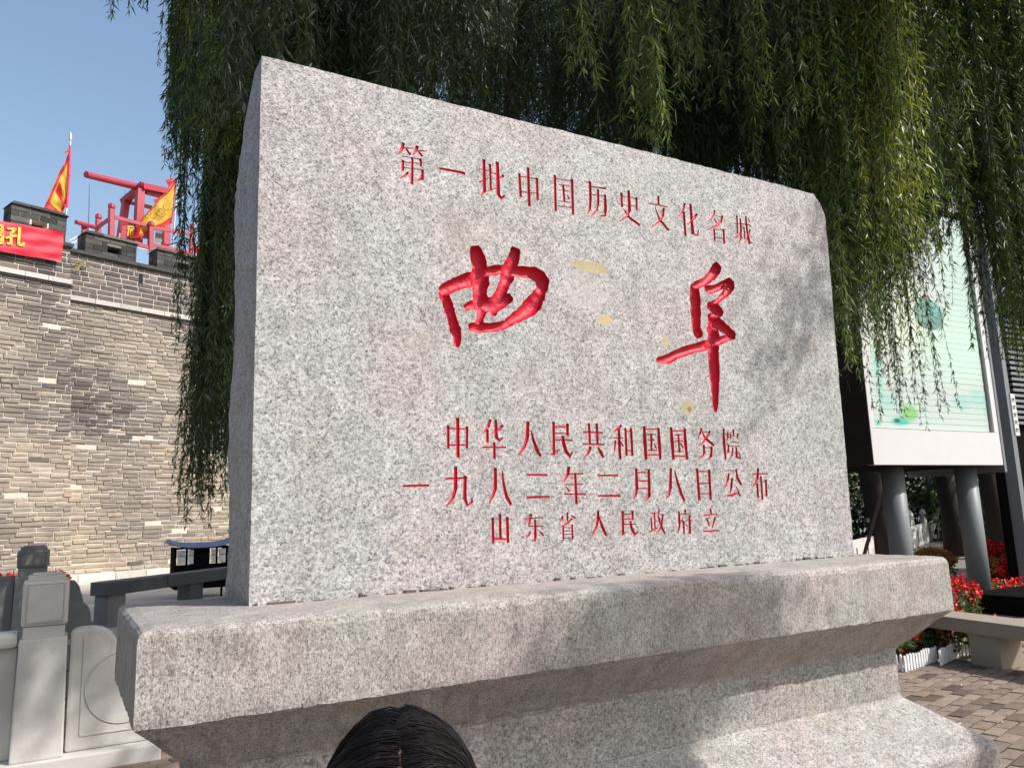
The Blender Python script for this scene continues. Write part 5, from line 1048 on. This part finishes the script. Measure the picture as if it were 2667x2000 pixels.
ls = onZ(2255, 1460, 0); MB().tube([onY(2248, 1455, 9.5), onY(2294, 1290, 9.8)], .035, 8).build('leaning_pole', plain('rusty_pole', (.05, .02, .018), .8)); tag(bpy.data.objects['leaning_pole'], 'thin dark red pole leaning in the shade behind the right end of the slab', 'pole')
# unseen trees added at the left to keep sky light off the slab's side
for i, (x, y, lab) in enumerate(((-5.2, 1.2, 'tree at the left of the forecourt, the one nearer the monument'), (-6.8, -3.6, 'tree at the left of the forecourt, the one behind the viewer'))):
    e = empty('sky_blocking_tree', (x, y, 0), lab, 'tree'); MB().tube([(x, y, 0), (x+.1, y, 1.4), (x, y+.1, 3.4)], [.2, .16, .12], 10).build('trunk', m_bark, e, smooth=True)
    n = 14000; u = rng.normal(size=(n, 3)); u /= np.linalg.norm(u, axis=1, keepdims=True); P = np.array([x, y, 3.9])+u*np.array([2.4, 2.4, 2.9])*(rng.uniform(.3, 1, n)**.5*(1+.2*np.sin(u[:, 0]*6+x)*np.cos(u[:, 2]*5)))[:, None]
    V, tt = leaves(P, u+rng.normal(0, .7, (n, 3)), np.full(n, .20), np.full(n, .10), np.clip(rng.normal(.4, .2, n), 0, 1)); quad_object('crown', V, tt, m_leaf_d, e, 'stuff')
# shade tree standing to the right of the photographer; its crown throws the soft shade patches on the stone
st = empty('pagoda_tree', (6.6, -2.4, 0), 'broad street tree beside the monument forecourt to the right of the viewer', 'tree')
trunk_mesh(st, (6.6, -2.4, 0), (6.4, -2.2, 4.6), .24, .15, [[(6.4, -2.2, 4.5), (5.6, -1.9, 5.3), (4.6, -1.7, 5.6)], [(6.4, -2.2, 4.5), (7.6, -1.2, 5.8), (7.1, -.6, 6.4), (6.2, -.3, 6.6)], [(6.4, -2.2, 4.5), (8.2, -3.4, 5.4), (9.6, -4.2, 6)]])
def sh(xs, v, z): return np.stack([xs+.69*z, v-.785*z, z], 1)
parts_ = []
n = 27000; xs = rng.uniform(-.9, 1.78, n); v = rng.uniform(1.5, 3.17, n); parts_.append(sh(xs, v, rng.uniform(5.2, 6.0, n)))
n = 2600; xs = rng.normal(1.25, .26, n); v = 3.17+np.abs(rng.normal(0, .13, n)); parts_.append(sh(xs, v, rng.uniform(5.2, 5.9, n)))
n = 480; xs = rng.normal(1.55, .17, n); v = rng.normal(4.95, .30, n); parts_.append(sh(xs, v, rng.uniform(6.3, 6.9, n)))
n = 9000; parts_.append(np.array([9.6, -4.2, 6.0])+rng.normal(0, 1, (n, 3))*[.8, .7, .5])
P = np.concatenate(parts_); n = len(P); V, tt = leaves(P, rng.normal(0, 1, (n, 3)), rng.uniform(.05, .10, n), rng.uniform(.03, .045, n), rng.uniform(.3, .8, n)); quad_object('crown', V, tt, m_leaf_w, st, 'stuff')

# ------------------------------------------------------------------ flowers
def flower_mass(name, c, ax, ay, h, nl, nf, label, fmat, group=None, pot=False, size=.045, cat='plant', lt=(.2, .8)):
    e = empty(name, (c[0], c[1], 0), label, cat, group)
    u = rng.uniform(-1, 1, (nl, 2)); u = u[(u**2).sum(1) < 1]; n = len(u); z = rng.uniform(.25, 1, n)*h*(1-.35*(u**2).sum(1)); P = np.stack([c[0]+u[:, 0]*ax, c[1]+u[:, 1]*ay, c[2]+z], 1)
    V, tt = leaves(P, rng.normal(0, 1, (n, 3))*[1, 1, .6], rng.uniform(.05, .09, n), rng.uniform(.03, .05, n), rng.uniform(lt[0], lt[1], n)); quad_object('foliage', V, tt, m_leaf_w, e, 'stuff')
    u = rng.uniform(-1, 1, (nf, 2)); u = u[(u**2).sum(1) < 1]; n = len(u); z = h*(1-.3*(u**2).sum(1))+rng.uniform(-.06, .04, n)
    P = np.stack([c[0]+u[:, 0]*ax, c[1]+u[:, 1]*ay, c[2]+z], 1); P = np.repeat(P, 6, 0); P += rng.normal(0, size*.3, P.shape)
    V, tt = leaves(P, rng.normal(0, 1, P.shape)+[0, 0, .5], np.full(len(P), size), np.full(len(P), size*.6), np.full(len(P), .5)); quad_object('blossoms', V, tt, fmat, e, 'stuff')
    if pot: MB().lathe((c[0], c[1], 0), [(.075, 0), (.095, .11), (.105, .112), (.105, .13), (.09, .13), (.08, .10)], 16).build('pot', m_pot, e)
    return e
cells_ = [(2352, 1735), (2385, 1728), (2418, 1722), (2452, 1712), (2484, 1702), (2512, 1694), (2360, 1712), (2400, 1702), (2440, 1694), (2476, 1684), (2508, 1674), (2424, 1676), (2462, 1668), (2500, 1656)]
ordn = ['first', 'second', 'third', 'fourth', 'fifth', 'sixth']
for i, (px, py) in enumerate(cells_):
    c = onZ(px, py-8, 0); c = c+Vector((.1, .16, 0)); row, k0 = ('front', 0) if i < 6 else ('middle', 6) if i < 11 else ('back', 11)
    flower_mass('potted_flower', (c.x, c.y, .08), .17, .17, .20 if i < 6 else .27, 240, 9 if i in (0, 1, 2) else 22, '%s red flowering pot from the left in the %s row behind the picket edging' % (ordn[i-k0], row), m_redfl, 'potted red flowers behind the picket edging', True)
for px, d, z, ax, h, nl, nf, lab in ((2505, 9.7, .0, .28, .36, 300, 60, 'red flowers just behind the far edge of the tan bench'), (2545, 9.9, .0, .22, .36, 200, 50, 'red flowers around the foot of the second column'), (2488, 11.5, .0, .3, .62, 500, 90, 'tall red flowers between the pedestal cornice and the second column')):
    c = atD(px, 1500, d); flower_mass('flower_clump', (c.x, c.y, z), ax, .25, h, nl, nf, lab, m_redfl, size=.05)
for px, top, d, r, nl, nf, mt_, lab in ((2592, 1393, 19, .44, 300, 700, m_redfl, 'bright red mass of flowers filling the gap right of the second column'), (2618, 1436, 16.5, .3, 300, 420, m_redfl, 'second red flower mass lower down beside the dark shop front'),
        (2572, 1428, 16.5, .26, 700, 260, m_orfl, 'rounded orange and green flower cushion right of the second column'), (2606, 1476, 15.2, .50, 1200, 110, m_redfl, 'bed of red flowers with green leaves above the second white edging'),
        (2428, 1408, 18.5, .42, 700, 700, m_orfl, 'orange brown flower cushion in front of the marble balustrade between the columns')):
    h = HC-(top-1296)/F*d*.99; c = atD(px, 1450, d); flower_mass('flower_bed', (c.x, c.y, 0), r, r, h, nl, nf, lab, mt_, size=.06)
for px, lab, w in ((18, 'red and yellow flowers peeping over the shaded stone railing at the left edge', .45), (148, 'small red flowers just right of the shaded square post', .18)):
    c = atD(px, 1470, 14.0); flower_mass('flower_bed', (c.x, c.y, .55), w, .3, .42, 500, 150, lab, m_redfl, size=.05, lt=(.7, 1.0))

# ------------------------------------------------------------------ the woman at the bottom of the picture
HX, HY = .379, .978
girl = empty('person', (HX, HY, 0), 'person with black hair parted in the middle, seen from above at the bottom edge', 'person')
fd = Vector((-HX, -HY, 0)).normalized(); sd = Vector((-fd.y, fd.x, 0)); hc = Vector((HX, HY, 1.236))
def bp(s_, f_, z_): return Vector((HX, HY, 0))+sd*s_+fd*f_+Vector((0, 0, z_))
J = {'pelvis': (bp(0, 0, .70), .115, .09), 'waist': (bp(0, 0, .82), .10, .075), 'chest': (bp(0, 0, .98), .12, .085), 'neckb': (bp(0, .0, 1.07), .055, .05), 'neck': (bp(0, .005, 1.13), .042, .042), 'head0': (bp(0, .015, 1.19), .065, .07), 'head': (bp(0, .01, 1.25), .078, .09), 'head1': (bp(0, .0, 1.305), .062, .075)}
E_ = [('pelvis', 'waist'), ('waist', 'chest'), ('chest', 'neckb'), ('neckb', 'neck'), ('neck', 'head0'), ('head0', 'head'), ('head', 'head1')]
for s_, n_ in ((-1, 'l'), (1, 'r')):
    J['sh'+n_] = (bp(s_*.13, 0, 1.045), .045, .045); J['el'+n_] = (bp(s_*.17, -.01, .84), .032, .032); J['wr'+n_] = (bp(s_*.18, .04, .66), .021, .021); J['ha'+n_] = (bp(s_*.18, .055, .60), .022, .014)
    J['hi'+n_] = (bp(s_*.075, 0, .66), .075, .075); J['kn'+n_] = (bp(s_*.085, .01, .37), .05, .05); J['an'+n_] = (bp(s_*.09, 0, .07), .032, .032); J['fo'+n_] = (bp(s_*.10, .11, .03), .032, .025)
    E_ += [('chest', 'sh'+n_), ('sh'+n_, 'el'+n_), ('el'+n_, 'wr'+n_), ('wr'+n_, 'ha'+n_), ('pelvis', 'hi'+n_), ('hi'+n_, 'kn'+n_), ('kn'+n_, 'an'+n_), ('an'+n_, 'fo'+n_)]
    for k_, (a_, ln) in enumerate(((-.5, .05), (-.17, .06), (.1, .065), (.35, .058), (.6, .045))):
        J['f%s%d' % (n_, k_)] = (bp(s_*.18, .055+.03*a_*1.0, .575), .0085, .008); J['g%s%d' % (n_, k_)] = (bp(s_*.178, .058+.05*a_, .575-ln), .0065, .0065)
        E_ += [('ha'+n_, 'f%s%d' % (n_, k_)), ('f%s%d' % (n_, k_), 'g%s%d' % (n_, k_))]
nm = list(J); me = bpy.data.meshes.new('body'); base_ = Vector((HX, HY, 0)); me.from_pydata([tuple(J[k_][0]-base_) for k_ in nm], [(nm.index(a), nm.index(b)) for a, b in E_], [])
body = bpy.data.objects.new('body', me); C.objects.link(body); body.parent = girl
md_ = body.modifiers.new('skin', 'SKIN'); 
for i, k_ in enumerate(nm): me.skin_vertices[0].data[i].radius = (J[k_][1], J[k_][2])
me.skin_vertices[0].data[0].use_root = True
sb = body.modifiers.new('sub', 'SUBSURF'); sb.levels = sb.render_levels = 2
bpy.context.view_layer.update(); m2 = bpy.data.meshes.new_from_object(body.evaluated_get(bpy.context.evaluated_depsgraph_get())); body.modifiers.clear(); body.data = m2; m2.name = 'body'
m_skin = plain('skin', (.52, .30, .20), .5, 0, .06); m_coat = plain('navy_jacket', (.03, .04, .09), .8); m_trs = plain('dark_trousers', (.02, .02, .025), .85); m_shoe = plain('white_shoe', (.6, .6, .6), .6)
m2.materials.clear()
for m_ in (m_skin, m_coat, m_trs, m_shoe): m2.materials.append(m_)
for p in m2.polygons:
    c = p.center; z = c.z; side = Vector((c.x, c.y, 0)).dot(sd)
    p.material_index = 3 if z < .09 else 2 if (z < .74 and abs(side) < .155) else 1 if .66 < z < 1.09 else 0
m2.shade_smooth()
# face (turned to the camera, below the frame)
mb = MB(); mb.tube([bp(0, .085, 1.235), bp(0, .108, 1.205), bp(0, .09, 1.198)], [.008, .013, .01], 8); mb.build('nose', m_skin, girl, smooth=True)
for s_ in (-1, 1):
    MB().lathe(bp(s_*.03, .078, 1.232), [(.002, 0), (.011, .005), (.011, .010), (.002, .015)], 10).build('eye', m_white, girl, smooth=True)
    MB().lathe(bp(s_*.03, .088, 1.236), [(.001, 0), (.005, .002), (.005, .006), (.001, .008)], 8).build('iris', m_black, girl, smooth=True)
    MB().tube([bp(s_*.078, .0, 1.25), bp(s_*.086, -.005, 1.235), bp(s_*.08, .0, 1.21)], [.01, .014, .008], 8).build('ear', m_skin, girl, smooth=True)
MB().tube([bp(-.022, .085, 1.178), bp(0, .092, 1.18), bp(.022, .085, 1.178)], [.004, .007, .004], 8).build('mouth', m_pink, girl, smooth=True)
# hair
ha, hb, hcz = .097, .108, .122
def hm():
    m = NT('black_hair'); t = m.tint(); c = m.ramp(t, [(0, (.004, .003, .003)), (.65, (.012, .008, .008)), (.85, (.045, .024, .024)), (1, (.085, .045, .045))]);  # upper stops put a brown sheen into the strand colour
    m.b.inputs['Anisotropic'].default_value = .6
    return m.fin(c, .42, 0, .4)
m_hair = hm()
def hpos(phi, th, side, r):
    d = (fd*math.cos(phi)+Vector((0, 0, 1))*math.sin(phi))*math.cos(th)+sd*(side*math.sin(th))
    return hc+fd*(d.dot(fd)*hb*r)+sd*(d.dot(sd)*ha*r)+Vector((0, 0, d.z*hcz*r))
for side in (-1, 1):                                # under layer
    b = MB(); V = []; A_, B_ = 26, 22
    for i in range(A_+1):
        phi = R(28+i*(200-28)/A_)
        for j in range(B_+1): V.append(hpos(phi, R((2.2+.8*math.sin(i*2.3) if phi < R(74) else -.5)+.2+j*95/B_), side, .955-(.03 if j == 0 else 0)))
    b.add(V, [(i*(B_+1)+j, (i+1)*(B_+1)+j, (i+1)*(B_+1)+j+1, i*(B_+1)+j+1) for i in range(A_) for j in range(B_)], .0); b.build('hair_underlayer', m_black, girl, smooth=True, recalc=False)
b = MB(); V = []
for i in range(20):
    for j in range(5): V.append(hpos(R(28+i*2.6), R(j-2)*1.7, 1, .955))
b.add(V, [(i*5+j, (i+1)*5+j, (i+1)*5+j+1, i*5+j+1) for i in range(19) for j in range(4)]); b.build('scalp', plain('scalp_skin', (.30, .19, .14), .6, 0, .3, 90), girl, recalc=False)
b = MB()
for _ in range(7500):
    side = random.choice((-1, 1)); phi = R(random.uniform(30, 104)); drift = R(random.uniform(5, 26)); r = random.uniform(.965, 1.035)*(1+.018*math.sin(phi*19+side)); th0 = R(max(.2, random.gauss(2.9+1.2*math.sin(phi*37), 1.5)) if phi < R(70) else random.uniform(-9, 3)); th1 = R(random.uniform(80, 100))
    clump = math.sin(phi*41+side*2)*.014+random.gauss(0, .006); P = []; jw = R(random.gauss(0, 2.2)); jp = random.random()*6; r *= 1+(.028*random.random() if random.random() < .03 else 0)
    if random.random() < .22: phi = R(random.uniform(95, 175)); th0 = R(random.uniform(0, 20))
    for k_ in range(8):
        t = k_/7; th = th0+(th1-th0)*t; rr = r*(1-.045*math.exp(-t*14))+clump*t+(.035*math.exp(-((math.degrees(th)-(7 if side > 0 else 16))/7)**2)*math.exp(-((math.degrees(phi)-92)/20)**2)); P.append(hpos(phi+drift*t*t+R(3)*math.sin(t*4+phi*9)+jw*math.sin(t*7+jp), th, side, rr))
    q = P[-1]
    for k_ in range(2): q = q+Vector((0, 0, -.12))+sd*(-side*.006)-fd*.004; P.append(q)
    w = random.uniform(.0006, .0013); b.tube(P, [w*.7]+[w]*(len(P)-2)+[w*.4], 3, False, min(1, max(0, random.gauss(.45, .22))))
b.build('hair', m_hair, girl, smooth=True, recalc=False)['kind'] = 'stuff'
